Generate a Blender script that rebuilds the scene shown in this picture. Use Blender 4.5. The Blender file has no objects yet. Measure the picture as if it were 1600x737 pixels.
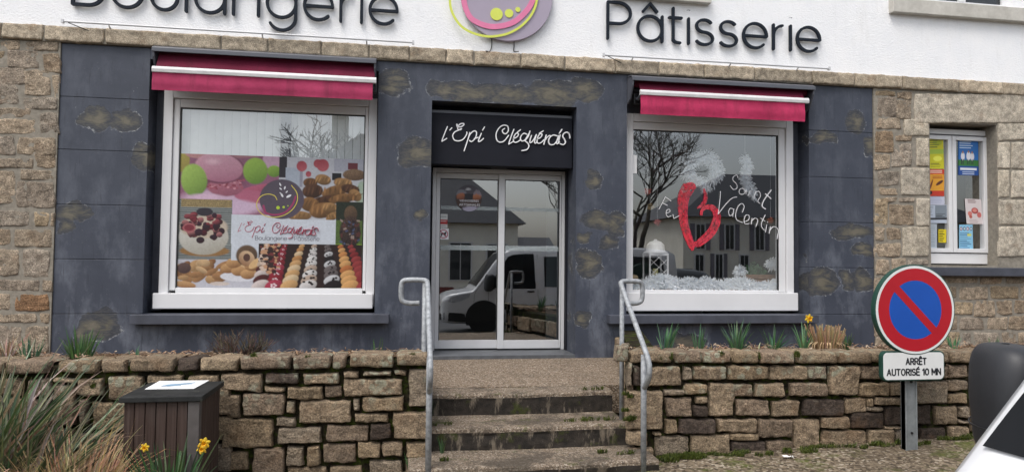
import bpy, bmesh, math, random
import numpy as np
from mathutils import Vector, Matrix, noise
random.seed(7)
R = random.Random(11)
sc = bpy.context.scene
col = sc.collection
GZ = -0.5          # level of the road in front of the shop

# ------------------------------------------------------------------ camera (solved from the photograph)
CAM_F, CAM_YAW, CAM_PITCH, CAM_ROLL = 1086.9, -0.1626, 0.0386, 0.0102
CAM_D, CAM_H = 7.96, 1.0584
def cam_axes():
    cy, sy = math.cos(CAM_YAW), math.sin(CAM_YAW)
    fw = Vector((-sy, cy, 0)); rt = Vector((cy, sy, 0)); up = Vector((0, 0, 1))
    c, s = math.cos(CAM_PITCH), math.sin(CAM_PITCH)
    fw, up = fw*c + up*s, up*c - fw*s
    c, s = math.cos(CAM_ROLL), math.sin(CAM_ROLL)
    rt, up = rt*c + up*s, up*c - rt*s
    return rt, up, fw
RT, UP, FW = cam_axes()
def W(px, py, y=0.0):
    """photograph pixel -> (x, z) on the vertical plane at depth y (used as a survey of the facade)"""
    d = FW + RT*((px-800)/CAM_F) + UP*((368.5-py)/CAM_F)
    t = (y + CAM_D)/d.y
    return (d.x*t, CAM_H + d.z*t)
def WX(px, y=0.0, py=368): return W(px, py, y)[0]

# ------------------------------------------------------------------ objects
def new_obj(name, me, parent=None):
    o = bpy.data.objects.new(name, me); col.objects.link(o)
    if parent is not None: attach(o, parent)
    return o
def world_loc(o):
    v = Vector(o.location)
    return v
def attach(o, parent):
    o.parent = parent
    # geometry is written in world metres: undo the parent's own offset
    off = Vector((0, 0, 0)); p = parent
    if p.type == 'EMPTY': off = Vector(p.location)
    o.matrix_parent_inverse = Matrix.Translation(-off) if p.type == 'EMPTY' else Matrix.Identity(4)
def tag(o, label=None, cat=None, group=None, kind=None):
    if label: o['label'] = label
    if cat: o['category'] = cat
    if group: o['group'] = group
    if kind: o['kind'] = kind
    return o
def thing(name, label, cat, loc=(0, 0, 0), group=None):
    o = bpy.data.objects.new(name, None); col.objects.link(o)
    o.location = loc; o.empty_display_size = .1
    return tag(o, label, cat, group)
def copy_thing(o, loc, rz=0, scale=1, label=None):
    c = o.copy(); col.objects.link(c); c.location = loc; c.rotation_euler = (0, 0, rz); c.scale = (scale,)*3
    if label: c['label'] = label
    for ch in o.children:
        k = ch.copy(); col.objects.link(k); k.parent = c
        for g in ch.children:
            q = g.copy(); col.objects.link(q); q.parent = k
    return c

class MB:
    """collects shapes, then links them as ONE mesh object"""
    def __init__(s): s.v = []; s.f = []; s.c = []; s.cur = (1, 1, 1)
    def add(s, vs, fs, c=None):
        n = len(s.v); s.v.extend([tuple(p) for p in vs]); s.f.extend([tuple(i+n for i in f) for f in fs])
        s.c.extend([c or s.cur]*len(vs))
    def box(s, x0, x1, y0, y1, z0, z1, c=None):
        x0, x1 = sorted((x0, x1)); y0, y1 = sorted((y0, y1)); z0, z1 = sorted((z0, z1))
        s.add([(x0,y0,z0),(x1,y0,z0),(x1,y1,z0),(x0,y1,z0),(x0,y0,z1),(x1,y0,z1),(x1,y1,z1),(x0,y1,z1)],
              [(0,3,2,1),(4,5,6,7),(0,1,5,4),(1,2,6,5),(2,3,7,6),(3,0,4,7)], c)
    def prism(s, poly, y0, y1, c=None):
        """polygon in (x, z) extruded from y0 (front) to y1 (back)"""
        a = sum(poly[i][0]*poly[(i+1) % len(poly)][1]-poly[(i+1) % len(poly)][0]*poly[i][1] for i in range(len(poly)))
        if a < 0: poly = poly[::-1]
        n = len(poly)
        vs = [(p[0], y0, p[1]) for p in poly]+[(p[0], y1, p[1]) for p in poly]
        fs = [tuple(range(n)), tuple(range(2*n-1, n-1, -1))]
        fs += [(i, i+n, (i+1) % n+n, (i+1) % n) for i in range(n)]
        s.add(vs, fs, c)
    def xprism(s, poly, x0, x1, c=None):
        """polygon in (y, z) extruded along x"""
        n = len(poly)
        vs = [(x0, p[0], p[1]) for p in poly]+[(x1, p[0], p[1]) for p in poly]
        fs = [tuple(range(n)), tuple(range(2*n-1, n-1, -1))]+[(i, i+n, (i+1) % n+n, (i+1) % n) for i in range(n)]
        s.add(vs, fs, c)
    def tube(s, pts, r, n=8, c=None, flat=(1, 1), cap=True):
        pts = [Vector(p) for p in pts]
        rr = r if hasattr(r, '__len__') else [r]*len(pts)
        vs = []; fs = []; prev = None
        for i, p in enumerate(pts):
            t = (pts[min(i+1, len(pts)-1)]-pts[max(i-1, 0)])
            if t.length < 1e-9: t = Vector((0, 0, 1))
            t.normalize()
            if prev is None:
                a = Vector((0, 1, 0)) if abs(t.y) < .9 else Vector((1, 0, 0))
            else: a = prev
            u = (a - t*a.dot(t))
            if u.length < 1e-6: u = t.orthogonal()
            u.normalize(); w = t.cross(u); prev = u
            for k in range(n):
                an = 2*math.pi*k/n
                vs.append(p+u*(math.cos(an)*rr[i]*flat[0])+w*(math.sin(an)*rr[i]*flat[1]))
        for i in range(len(pts)-1):
            for k in range(n):
                fs.append((i*n+k, i*n+(k+1) % n, (i+1)*n+(k+1) % n, (i+1)*n+k))
        if cap and n > 2:
            fs.append(tuple(range(n-1, -1, -1))); fs.append(tuple((len(pts)-1)*n+k for k in range(n)))
        s.add(vs, fs, c)
    def blade(s, pts, w, side, c=None):
        """grass blade: folded strip along pts, half-width list w, side vector"""
        side = Vector(side).normalized(); vs = []; fs = []
        for i, p in enumerate(pts):
            p = Vector(p); t = Vector(pts[min(i+1, len(pts)-1)])-Vector(pts[max(i-1, 0)])
            nrm = t.cross(side)
            if nrm.length > 1e-6: nrm.normalize()
            vs += [p-side*w[i], p+nrm*w[i]*.35, p+side*w[i]]
        for i in range(len(pts)-1):
            fs += [(3*i, 3*i+1, 3*i+4, 3*i+3), (3*i+1, 3*i+2, 3*i+5, 3*i+4)]
        s.add(vs, fs, c)
    def stroke(s, pts, w, y0, y1, c=None):
        """monoline letter stroke in the (x, z) plane: one strip with round ends, given depth"""
        pts = [Vector((p[0], p[1])) for p in pts]
        for i in range(1, len(pts)-1):
            u, v_ = pts[i]-pts[i-1], pts[i+1]-pts[i]
            if u.length > 1e-9 and v_.length > 1e-9 and u.angle(v_) > .75:
                s.stroke([tuple(p) for p in pts[:i+1]], w, y0, y1, c); s.stroke([tuple(p) for p in pts[i:]], w, y0-.00015, y1, c); return
        L = []; Rr = []; n = len(pts)
        for i in range(n):
            t = pts[min(i+1, n-1)]-pts[max(i-1, 0)]
            if t.length < 1e-9: t = Vector((1, 0))
            t.normalize(); m = Vector((-t.y, t.x))
            L.append(pts[i]+m*w/2); Rr.append(pts[i]-m*w/2)
        if (pts[0]-pts[-1]).length > w*.3:
            t = (pts[0]-pts[min(1, n-1)]).normalized(); m = Vector((-t.y, t.x))
            c0 = [pts[0]+t*(w/2*math.sin(a))+m*(w/2*math.cos(a)) for a in (math.pi*.25, math.pi*.5, math.pi*.75)]
            t = (pts[-1]-pts[max(n-2, 0)]).normalized(); m = Vector((-t.y, t.x))
            c1 = [pts[-1]+t*(w/2*math.sin(a))-m*(w/2*math.cos(a)) for a in (math.pi*.75, math.pi*.5, math.pi*.25)]
        else: c0 = c1 = []
        vs = []; fs = []
        for i in range(n):
            for p in (L[i], Rr[i]): vs.append((p.x, y0, p.y))
        for i in range(n):
            for p in (L[i], Rr[i]): vs.append((p.x, y1, p.y))
        o = 2*n
        for i in range(n-1):
            fs.append((2*i, 2*i+1, 2*i+3, 2*i+2)); 
            fs.append((2*i, 2*i+2, o+2*i+2, o+2*i)); fs.append((2*i+1, o+2*i+1, o+2*i+3, 2*i+3))
        b = len(vs)
        if c0:
            # round caps (front faces and rims)
            def capf(i, arc, flip):
                b = len(vs)
                vs.extend([(p.x, y0, p.y) for p in arc]); vs.extend([(p.x, y1, p.y) for p in arc])
                k = len(arc)
                ring = [2*i+1]+[b+j for j in range(k)]+[2*i]
                ring2 = [o+2*i+1]+[b+k+j for j in range(k)]+[o+2*i]
                fs.append(tuple(ring if not flip else ring[::-1]))
                for j in range(k+1): fs.append((ring[j], ring2[j], ring2[j+1], ring[j+1]))
            capf(0, c0, True)
            arc = [pts[-1]]  # end
            t = (pts[-1]-pts[n-2]).normalized(); m = Vector((-t.y, t.x))
            arc = [pts[-1]+t*(w/2*math.sin(a))-m*(w/2*math.cos(a)) for a in (math.pi*.25, math.pi*.5, math.pi*.75)]
            capf(n-1, arc, True)
        s.add(vs, fs, c)
    def disc(s, cx, cz, rx, rz, y0, y1, n=40, c=None):
        s.prism([(cx+rx*math.cos(2*math.pi*k/n), cz+rz*math.sin(2*math.pi*k/n)) for k in range(n)], y0, y1, c)
    def ico(s, ctr, r, sub=1, c=None, jit=0, sq=(1, 1, 1)):
        bm = bmesh.new(); bmesh.ops.create_icosphere(bm, subdivisions=sub, radius=1)
        vs = []
        for v in bm.verts:
            k = 1+jit*noise.noise(v.co*1.7+Vector(ctr)*9)
            vs.append((ctr[0]+v.co.x*r*k*sq[0], ctr[1]+v.co.y*r*k*sq[1], ctr[2]+v.co.z*r*k*sq[2]))
        s.add(vs, [[v.index for v in f.verts] for f in bm.faces], c); bm.free()
    def lathe(s, prof, cx, cy, n=20, c=None):
        vs = []; fs = []
        for (r, z) in prof:
            for k in range(n): vs.append((cx+r*math.cos(2*math.pi*k/n), cy+r*math.sin(2*math.pi*k/n), z))
        for i in range(len(prof)-1):
            for k in range(n): fs.append((i*n+k, i*n+(k+1) % n, (i+1)*n+(k+1) % n, (i+1)*n+k))
        fs.append(tuple(range(n-1, -1, -1))); fs.append(tuple((len(prof)-1)*n+k for k in range(n)))
        s.add(vs, fs, c)
    def build(s, name, m, parent=None, bevel=0, seg=2, smooth=False, colour=False, fix=False):
        me = bpy.data.meshes.new(name); me.from_pydata(s.v, [], s.f)
        if colour:
            a = me.color_attributes.new('tint', 'FLOAT_COLOR', 'POINT')
            a.data.foreach_set('color', np.array([(*c, 1) for c in s.c], dtype=np.float32).ravel())
        if bevel or fix:
            bm = bmesh.new(); bm.from_mesh(me)
            if fix: bmesh.ops.recalc_face_normals(bm, faces=bm.faces)
            if bevel: bmesh.ops.bevel(bm, geom=list(bm.edges), offset=bevel, segments=seg, profile=.6, affect='EDGES', clamp_overlap=True)
            bm.to_mesh(me); bm.free()
        me.materials.append(m)
        if smooth: me.polygons.foreach_set('use_smooth', [True]*len(me.polygons))
        me.update()
        return new_obj(name, me, parent)

def catmull(pts, k=6, closed=False):
    P = [Vector(p) for p in pts]; out = []
    n = len(P)
    for i in range(n if closed else n-1):
        if closed: p0, p1, p2, p3 = P[(i-1) % n], P[i], P[(i+1) % n], P[(i+2) % n]
        else: p0, p1, p2, p3 = P[max(i-1, 0)], P[i], P[i+1], P[min(i+2, n-1)]
        for j in range(k):
            t = j/k
            out.append(.5*((2*p1)+(p2-p0)*t+(2*p0-5*p1+4*p2-p3)*t*t+(3*p1-p0-3*p2+p3)*t**3))
    out.append(P[0] if closed else P[-1])
    return out

# ------------------------------------------------------------------ materials
def srgb(r, g, b):
    f = lambda c: (c/255/12.92) if c/255 <= .04045 else ((c/255+.055)/1.055)**2.4
    return (f(r), f(g), f(b))
class NT:
    def __init__(s, name):
        s.m = bpy.data.materials.new(name); s.m.use_nodes = True
        s.t = s.m.node_tree; s.n = s.t.nodes; s.l = s.t.links
        s.b = s.n['Principled BSDF']; s.out = s.n['Material Output']
        s.tc = s.n.new('ShaderNodeTexCoord'); s.P = s.tc.outputs['Object']
    def put(s, sock, v):
        if hasattr(v, 'is_linked') or hasattr(v, 'links'): s.l.new(v, sock)
        elif isinstance(v, tuple) and len(v) == 3 and sock.type == 'RGBA': sock.default_value = (*v, 1)
        else: sock.default_value = v
    def node(s, typ, ins={}, **kw):
        n = s.n.new(typ)
        for k, v in kw.items(): setattr(n, k, v)
        for k, v in ins.items(): s.put(n.inputs[k], v)
        return n
    def noise(s, scale, detail=4, rough=.55, vec=None, dist=0):
        return s.node('ShaderNodeTexNoise', {'Vector': vec or s.P, 'Scale': scale, 'Detail': detail, 'Roughness': rough, 'Distortion': dist})
    def scaled(s, v, vec=None):
        return s.node('ShaderNodeVectorMath', {0: vec or s.P, 1: v}, operation='MULTIPLY').outputs[0]
    def ramp(s, fac, stops):
        n = s.node('ShaderNodeValToRGB', {'Fac': fac}); e = n.color_ramp.elements
        while len(e) < len(stops): e.new(.5)
        for i, (p, c) in enumerate(stops):
            e[i].position = p; e[i].color = (*c, 1) if not isinstance(c, (int, float)) else (c, c, c, 1)
        return n.outputs[0]
    def math(s, op, a, b=0.0, c=None, clamp=False):
        n = s.node('ShaderNodeMath', {0: a, 1: b}, operation=op, use_clamp=clamp)
        if c is not None: s.put(n.inputs[2], c)
        return n.outputs[0]
    def mix(s, fac, a, b, mode='MIX'):
        n = s.node('ShaderNodeMix', data_type='RGBA', blend_type=mode, clamp_factor=True)
        s.put(n.inputs[0], fac); s.put(n.inputs[6], a); s.put(n.inputs[7], b)
        return n.outputs[2]
    def attr(s, name='tint'): return s.node('ShaderNodeAttribute', attribute_name=name).outputs['Color']
    def bump(s, h, strength=.3, dist=.01, prev=None):
        n = s.node('ShaderNodeBump', {'Height': h, 'Strength': strength, 'Distance': dist})
        if prev is not None: s.l.new(prev, n.inputs['Normal'])
        return n.outputs[0]
    def done(s, base=None, rough=.7, normal=None, metal=0, spec=None, coat=None):
        if base is not None: s.put(s.b.inputs['Base Color'], base)
        s.put(s.b.inputs['Roughness'], rough); s.put(s.b.inputs['Metallic'], metal)
        if spec is not None: s.put(s.b.inputs['Specular IOR Level'], spec)
        if coat is not None: s.put(s.b.inputs['Coat Weight'], coat)
        if normal is not None: s.l.new(normal, s.b.inputs['Normal'])
        return s.m
def simple(name, c, rough=.6, var=.12, scale=9, bump=0, bscale=80, metal=0, spec=None, coat=None, dist=.003):
    t = NT(name); n = t.noise(scale, 5, .6)
    lo = tuple(x*(1-var) for x in c); hi = tuple(min(1, x*(1+var)) for x in c)
    base = t.ramp(n.outputs['Fac'], [(.3, lo), (.7, hi)])
    nm = t.bump(t.noise(bscale, 3).outputs['Fac'], bump, dist) if bump else None
    return t.done(base, rough, nm, metal, spec, coat)
def tinted(name, rough=.7, grain=0, gscale=200, bump=0, bscale=60, dist=.004, trans=0, spec=None):
    t = NT(name); base = t.attr()
    if grain:
        base = t.mix(1.0, base, t.ramp(t.noise(gscale, 3, .7).outputs['Fac'], [(.3, 1-grain), (.7, 1+grain)]), 'MULTIPLY')
    nm = t.bump(t.noise(bscale, 4).outputs['Fac'], bump, dist) if bump else None
    m = t.done(base, rough, nm, spec=spec)
    if trans:
        d = t.node('ShaderNodeBsdfTranslucent', {'Color': base}); mx = t.node('ShaderNodeMixShader', {0: trans})
        t.l.new(t.b.outputs[0], mx.inputs[1]); t.l.new(d.outputs[0], mx.inputs[2]); t.l.new(mx.outputs[0], t.out.inputs[0])
    return m
def glass(name, tint=(.9, .93, .93), f0=.2, rough=0.0, wob=.004):
    t = NT(name); t.n.remove(t.b)
    tr = t.node('ShaderNodeBsdfTransparent', {'Color': tint})
    gl = t.node('ShaderNodeBsdfGlossy', {'Color': (.96, .98, 1.0), 'Roughness': rough})
    if wob: t.l.new(t.bump(t.noise(.9, 1).outputs['Fac'], wob, .05), gl.inputs['Normal'])
    ge = t.node('ShaderNodeNewGeometry')
    c = t.math('ABSOLUTE', t.node('ShaderNodeVectorMath', {0: ge.outputs['Incoming'], 1: ge.outputs['True Normal']}, operation='DOT_PRODUCT').outputs['Value'])
    p5 = t.math('POWER', t.math('SUBTRACT', 1.0, c, clamp=True), 5.0)
    fr = t.math('MULTIPLY_ADD', p5, 1-f0, f0)
    mx = t.node('ShaderNodeMixShader', {0: fr})
    t.l.new(tr.outputs[0], mx.inputs[1]); t.l.new(gl.outputs[0], mx.inputs[2]); t.l.new(mx.outputs[0], t.out.inputs[0])
    return t.m
M = {}
def granite(name, moss=0.0, lichen=0.0, grain=.28, bump=.5):
    t = NT(name); tint = t.attr()
    sp = t.noise(85, 5, .8).outputs['Fac']; big = t.noise(14, 4, .6).outputs['Fac']; fine = t.noise(330, 2, .6).outputs['Fac']
    base = t.mix(1, tint, t.ramp(sp, [(.37, 1-grain*1.9), (.5, 1.0), (.63, 1+grain*2.3)]), 'MULTIPLY')
    base = t.mix(1, base, t.ramp(big, [(.34, .66), (.66, 1.30)]), 'MULTIPLY')
    black = t.ramp(t.noise(110, 3, .6).outputs['Fac'], [(.575, 0.0), (.62, 1.0)])
    base = t.mix(t.math('MULTIPLY', black, .45), base, (.05, .045, .04))
    rust = t.ramp(t.noise(5, 3, .6).outputs['Fac'], [(.56, 0.0), (.75, 1.0)])
    base = t.mix(t.math('MULTIPLY', rust, .32), base, (.27, .14, .06))
    if lichen:
        vo = t.node('ShaderNodeTexVoronoi', {'Vector': t.P, 'Scale': 15.0})
        d = t.math('ADD', vo.outputs['Distance'], t.math('MULTIPLY', t.math('SUBTRACT', t.noise(60, 3).outputs['Fac'], .5), .3))
        ring = t.ramp(d, [(.40, 1.0), (.46, 0.0)])
        where = t.ramp(t.noise(2.6, 2).outputs['Fac'], [(.51, 0.0), (.57, 1.0)])
        high = t.ramp(t.math('MULTIPLY_ADD', t.node('ShaderNodeSeparateXYZ', {0: t.P}).outputs[2], 2.0, .4), [(.25, 0.0), (.75, 1.0)])
        f = t.math('MULTIPLY', t.math('MULTIPLY', ring, where), t.math('MULTIPLY', high, lichen))
        base = t.mix(f, base, t.ramp(t.noise(90, 2).outputs['Fac'], [(.35, (.36, .35, .24)), (.7, (.56, .55, .43))]))
    if moss:
        mf = t.ramp(t.noise(7, 4, .65).outputs['Fac'], [(.58, 0.0), (.70, 1.0)])
        base = t.mix(t.math('MULTIPLY', mf, moss), base, (.05, .065, .012))
    nm = t.bump(t.noise(24, 7, .72).outputs['Fac'], min(1, bump*2), .06)
    nm = t.bump(t.noise(85, 4, .7).outputs['Fac'], .55, .012, nm)
    return t.done(base, .88, nm, spec=.25)
M['rubble'] = granite('rubble_stone')
M['planter_stone'] = granite('planter_stone', moss=.12, lichen=.9)
M['dressed'] = granite('dressed_granite', grain=.20, bump=.18)

t = NT('pale_mortar')
b = t.ramp(t.noise(22, 5, .65).outputs['Fac'], [(.3, (.19, .17, .14)), (.7, (.32, .29, .24))])
M['mortar'] = t.done(b, .95, t.bump(t.noise(60, 4).outputs['Fac'], .6, .008), spec=.2)
t = NT('mossy_joint')
b = t.ramp(t.noise(10, 5, .7).outputs['Fac'], [(.38, (.014, .012, .008)), (.50, (.034, .027, .017)), (.57, (.032, .042, .009)), (.68, (.075, .10, .016))])
M['joint'] = t.done(b, .95, t.bump(t.noise(40, 5).outputs['Fac'], 1, .03), spec=.1)

# white roughcast
t = NT('white_roughcast')
b = t.ramp(t.noise(3, 5, .6).outputs['Fac'], [(.3, (.84, .85, .87)), (.7, (.90, .90, .905))])
st = t.ramp(t.noise(2.2, 5, .7, t.scaled((3.0, 1, .5))).outputs['Fac'], [(.54, 0.0), (.70, .14)])
b = t.mix(st, b, (.5, .49, .45))
n1 = t.node('ShaderNodeTexNoise', {'Vector': t.scaled((1, 1, 1.6)), 'Scale': 46.0, 'Detail': 4.0, 'Roughness': .55})
M['white_render'] = t.done(b, .9, t.bump(n1.outputs['Fac'], .36, .02, t.bump(t.noise(90, 3).outputs['Fac'], .4, .006)), spec=.25)

# blue-grey painted shop front with flaking patches
def facade_mat():
    t = NT('flaking_blue_paint')
    warp = t.node('ShaderNodeVectorMath', {0: t.noise(4.5, 2, .5).outputs['Color'], 1: (.5, .5, .5)}, operation='SUBTRACT').outputs[0]
    warp = t.node('ShaderNodeVectorMath', {0: warp, 1: (.26, 0, .20)}, operation='MULTIPLY').outputs[0]
    fine = t.node('ShaderNodeVectorMath', {0: t.noise(26, 4, .65).outputs['Color'], 1: (.5, .5, .5)}, operation='SUBTRACT').outputs[0]
    fine = t.node('ShaderNodeVectorMath', {0: fine, 1: (.045, 0, .045)}, operation='MULTIPLY').outputs[0]
    p = t.node('ShaderNodeVectorMath', {0: t.P, 1: warp}, operation='ADD').outputs[0]
    p = t.node('ShaderNodeVectorMath', {0: p, 1: fine}, operation='ADD').outputs[0]
    p = t.node('ShaderNodeVectorMath', {0: p, 1: (1, 0, 1)}, operation='MULTIPLY').outputs[0]
    blobs = [(150,186,30,19),(196,190,24,20),(228,245,25,22),(112,333,30,15),(104,352,16,12),(152,508,36,28),(128,524,14,22),
             (614,132,26,24),(690,140,26,16),(742,146,54,19),(800,150,50,18),(862,148,50,22),(912,140,30,20),(655,240,36,26),(930,281,15,14),
             (938,345,34,17),(962,350,16,22),(952,380,18,14),(920,412,20,26),(912,372,10,12),(909,497,15,17),(1285,216,22,11),(1338,190,20,18),
             (1362,228,14,18),(1334,362,38,12),(1348,391,22,9),(1284,440,27,24),(1322,436,11,16),(1347,440,19,20),(1256,396,7,16),(1068,532,40,14),(655,338,9,9)]
    d = None
    for (cx, cy, rx, ry) in blobs:
        x, z = W(cx, cy, 0); x1, _ = W(cx+rx, cy, 0); _, z1 = W(cx, cy-ry, 0)
        v = t.node('ShaderNodeVectorMath', {0: p, 1: (x, 0, z)}, operation='SUBTRACT').outputs[0]
        v = t.node('ShaderNodeVectorMath', {0: v, 1: (1/(x1-x), 1, 1/(z1-z))}, operation='MULTIPLY').outputs[0]
        v = t.node('ShaderNodeVectorMath', {0: v}, operation='LENGTH').outputs['Value']
        d = v if d is None else t.math('MINIMUM', d, v)
    inside = t.ramp(d, [(.90, 1.0), (.97, 0.0)])
    ringm = t.ramp(d, [(.88, 0.0), (.97, 1.0), (1.0, 1.0), (1.20, 0.0)])
    # paint
    paint = t.ramp(t.noise(2.5, 5, .6).outputs['Fac'], [(.3, (.039, .046, .065)), (.7, (.056, .064, .087))])
    sc_ = t.ramp(t.noise(2.4, 6, .66, t.scaled((1.5, 1, .8))).outputs['Fac'], [(.48, 0.0), (.66, .46)])
    low = t.ramp(t.math('MULTIPLY_ADD', t.node('ShaderNodeSeparateXYZ', {0: t.P}).outputs[2], -.35, 1.0), [(.3, .35), (.85, 1.0)])
    paint = t.mix(t.math('MULTIPLY', sc_, low), paint, (.21, .228, .27))
    drip = t.ramp(t.noise(8, 4, .7, t.scaled((4, 1, .35))).outputs['Fac'], [(.57, 0.0), (.68, .5)])
    paint = t.mix(drip, paint, (.024, .026, .036))
    chips = t.ramp(t.noise(30, 4, .8).outputs['Fac'], [(.655, 0.0), (.68, .6)])
    paint = t.mix(chips, paint, (.26, .26, .26))
    # bared undercoat: dark rim, khaki brushed middle
    br = t.noise(4.2, 4, .55, t.scaled((1.0, 1, 2.4)), 1.8).outputs['Fac']
    mid = t.math('ADD', d, t.math('MULTIPLY', t.math('SUBTRACT', br, .5), 1.9))
    under = t.ramp(mid, [(.05, (.150, .132, .092)), (.34, (.098, .089, .064)), (.60, (.056, .056, .054)), (.84, (.031, .034, .043))])
    under = t.mix(t.ramp(t.noise(60, 3, .7, t.scaled((.35, 1, 1.6))).outputs['Fac'], [(.45, 0.0), (.75, .35)]), under, (.22, .20, .16))
    c = t.mix(t.math('MULTIPLY', inside, .84), paint, under)
    fl = t.math('MULTIPLY', t.ramp(t.noise(22, 5, .8).outputs['Fac'], [(.49, 0.0), (.57, .95)]), t.ramp(t.noise(3.1, 2, .5).outputs['Fac'], [(.42, .05), (.60, 1.0)]))
    c = t.mix(t.math('MULTIPLY', ringm, fl), c, (.36, .37, .37))
    halo = t.math('MULTIPLY', t.ramp(d, [(.98, 0.0), (1.05, 1.0), (1.55, 0.0)]), t.ramp(t.noise(5, 5, .75, t.scaled((1.8, 1, .7))).outputs['Fac'], [(.48, 0.0), (.64, .6)]))
    c = t.mix(halo, c, (.25, .265, .29))
    h = t.math('MULTIPLY_ADD', inside, -.6, t.math('MULTIPLY', t.noise(45, 4).outputs['Fac'], .5))
    return t.done(c, t.ramp(br, [(.3, .5), (.7, .62)]), t.bump(h, .35, .006), spec=.4)
M['facade'] = facade_mat()
M['sill_paint'] = simple('blue_sill_paint', (.058, .063, .082), .5, .25, 5, .3, 40)
M['fascia'] = simple('dark_fascia_paint', (.013, .014, .020), .6, .15, 3, .1, 120, spec=.15)
M['pvc'] = simple('white_pvc', (.70, .70, .71), .35, .04, 2, spec=.4)
M['alu'] = simple('pale_aluminium', (.58, .585, .60), .38, .05, 3, spec=.5)
M['gasket'] = simple('black_gasket', (.012, .012, .013), .5)
M['black'] = simple('black_plastic', (.014, .014, .016), .42, .2, 12, .08, 160)
M['hood'] = simple('grey_lacquered_hood', (.085, .090, .108), .38, .1, 4)
M['bar'] = simple('white_lacquered_bar', (.62, .61, .61), .55, .12, 7)
M['steel'] = simple('galvanised_steel', (.31, .325, .34), .68, .35, 30, .25, 70, metal=.35)
M['letter'] = simple('dark_sign_lacquer', (.013, .018, .027), .6, .1, spec=.15)
M['white_letter'] = simple('white_sign_letter', (.84, .84, .85), .45, .03)
def cloth(name, c):
    t = NT(name)
    b = t.ramp(t.noise(4, 5, .65).outputs['Fac'], [(.3, tuple(x*.78 for x in c)), (.7, tuple(x*1.15 for x in c))])
    dirt = t.ramp(t.noise(3.4, 6, .72, t.scaled((2.4, 1, .5))).outputs['Fac'], [(.50, 0.0), (.66, .55)])
    b = t.mix(dirt, b, tuple(x*.45+.01 for x in c))
    w = t.node('ShaderNodeTexWave', {'Vector': t.P, 'Scale': 120.0, 'Distortion': .5})
    return t.done(b, .85, t.bump(w.outputs['Fac'], .12, .002, t.bump(t.noise(5, 3).outputs['Fac'], .35, .03)), spec=.2)
M['awn'] = cloth('raspberry_awning_cloth', (.35, .040, .100)); M['awn_bright'] = cloth('bright_raspberry_cloth', (.43, .034, .098))
M['awn_shaded'] = cloth('shaded_awning_cloth', (.115, .010, .030))  # upper cloth and roller: shade under the hood painted in as darker colour
M['glass'] = glass('window_glass', (.98, 1, 1), f0=.24)
M['door_glass'] = glass('door_glass', (.60, .66, .65), .32)
M['frost'] = NT('frosted_stripe')
t = M['frost']; tr = t.node('ShaderNodeBsdfTransparent'); mx = t.node('ShaderNodeMixShader', {0: .30}); t.done((.55, .62, .63), .5)
t.l.new(tr.outputs[0], mx.inputs[1]); t.l.new(t.b.outputs[0], mx.inputs[2]); t.l.new(mx.outputs[0], t.out.inputs[0]); M['frost'] = t.m
M['blind'] = simple('white_blind_fabric', (.84, .86, .86), .8, .05, 6)
M['inside'] = simple('shop_interior_paint', (.10, .11, .11), .8, .1, 2)
M['print'] = tinted('printed_vinyl', .4, .05, 160, spec=.4)
M['tint'] = tinted('tinted_matte', .7, .10, 180)
M['leaf'] = tinted('plant_leaf', .5, .18, 60, trans=.25)
M['straw'] = tinted('dry_straw', .8, .2, 90, trans=.12)
M['twig'] = tinted('twig_bark', .9, .25, 70)
M['fluff'] = tinted('white_fluff', .9, .05, 50, trans=.35)
# concrete steps: aggregate, dark algae on the upright faces
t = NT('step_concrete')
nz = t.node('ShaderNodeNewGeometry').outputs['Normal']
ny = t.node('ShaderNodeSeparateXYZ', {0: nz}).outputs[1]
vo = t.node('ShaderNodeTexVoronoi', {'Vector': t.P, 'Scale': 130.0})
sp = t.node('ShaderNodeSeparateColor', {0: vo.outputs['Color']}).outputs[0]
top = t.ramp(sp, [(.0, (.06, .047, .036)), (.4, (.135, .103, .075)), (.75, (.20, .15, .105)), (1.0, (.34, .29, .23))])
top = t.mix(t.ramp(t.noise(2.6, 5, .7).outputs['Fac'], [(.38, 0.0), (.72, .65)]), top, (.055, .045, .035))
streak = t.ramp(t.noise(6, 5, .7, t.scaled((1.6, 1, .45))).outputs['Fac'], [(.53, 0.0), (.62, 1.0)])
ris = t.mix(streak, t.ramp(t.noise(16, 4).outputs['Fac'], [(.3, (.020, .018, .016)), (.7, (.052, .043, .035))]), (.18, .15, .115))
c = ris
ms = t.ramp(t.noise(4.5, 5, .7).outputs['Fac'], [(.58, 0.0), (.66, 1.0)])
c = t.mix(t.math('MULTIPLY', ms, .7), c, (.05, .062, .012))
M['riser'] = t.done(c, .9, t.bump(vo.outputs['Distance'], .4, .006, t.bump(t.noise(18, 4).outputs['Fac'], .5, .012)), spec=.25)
t = NT('tread_concrete')
vo = t.node('ShaderNodeTexVoronoi', {'Vector': t.P, 'Scale': 110.0}); sp = t.node('ShaderNodeSeparateColor', {0: vo.outputs['Color']}).outputs[0]
c = t.ramp(sp, [(.0, (.08, .062, .047)), (.4, (.165, .128, .094)), (.75, (.23, .18, .13)), (1.0, (.38, .33, .27))])
c = t.mix(t.ramp(t.noise(3, 6, .75).outputs['Fac'], [(.46, 0.0), (.60, .75)]), c, (.05, .042, .033))
c = t.mix(t.ramp(t.noise(5, 5, .7).outputs['Fac'], [(.58, 0.0), (.64, .6)]), c, (.055, .066, .014))
M['tread'] = t.done(c, .9, t.bump(vo.outputs['Distance'], .5, .006, t.bump(t.noise(18, 4).outputs['Fac'], .5, .012)), spec=.25)
t = NT('landing_aggregate')
vo = t.node('ShaderNodeTexVoronoi', {'Vector': t.P, 'Scale': 95.0})
sp = t.node('ShaderNodeSeparateColor', {0: vo.outputs['Color']}).outputs[0]
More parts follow.
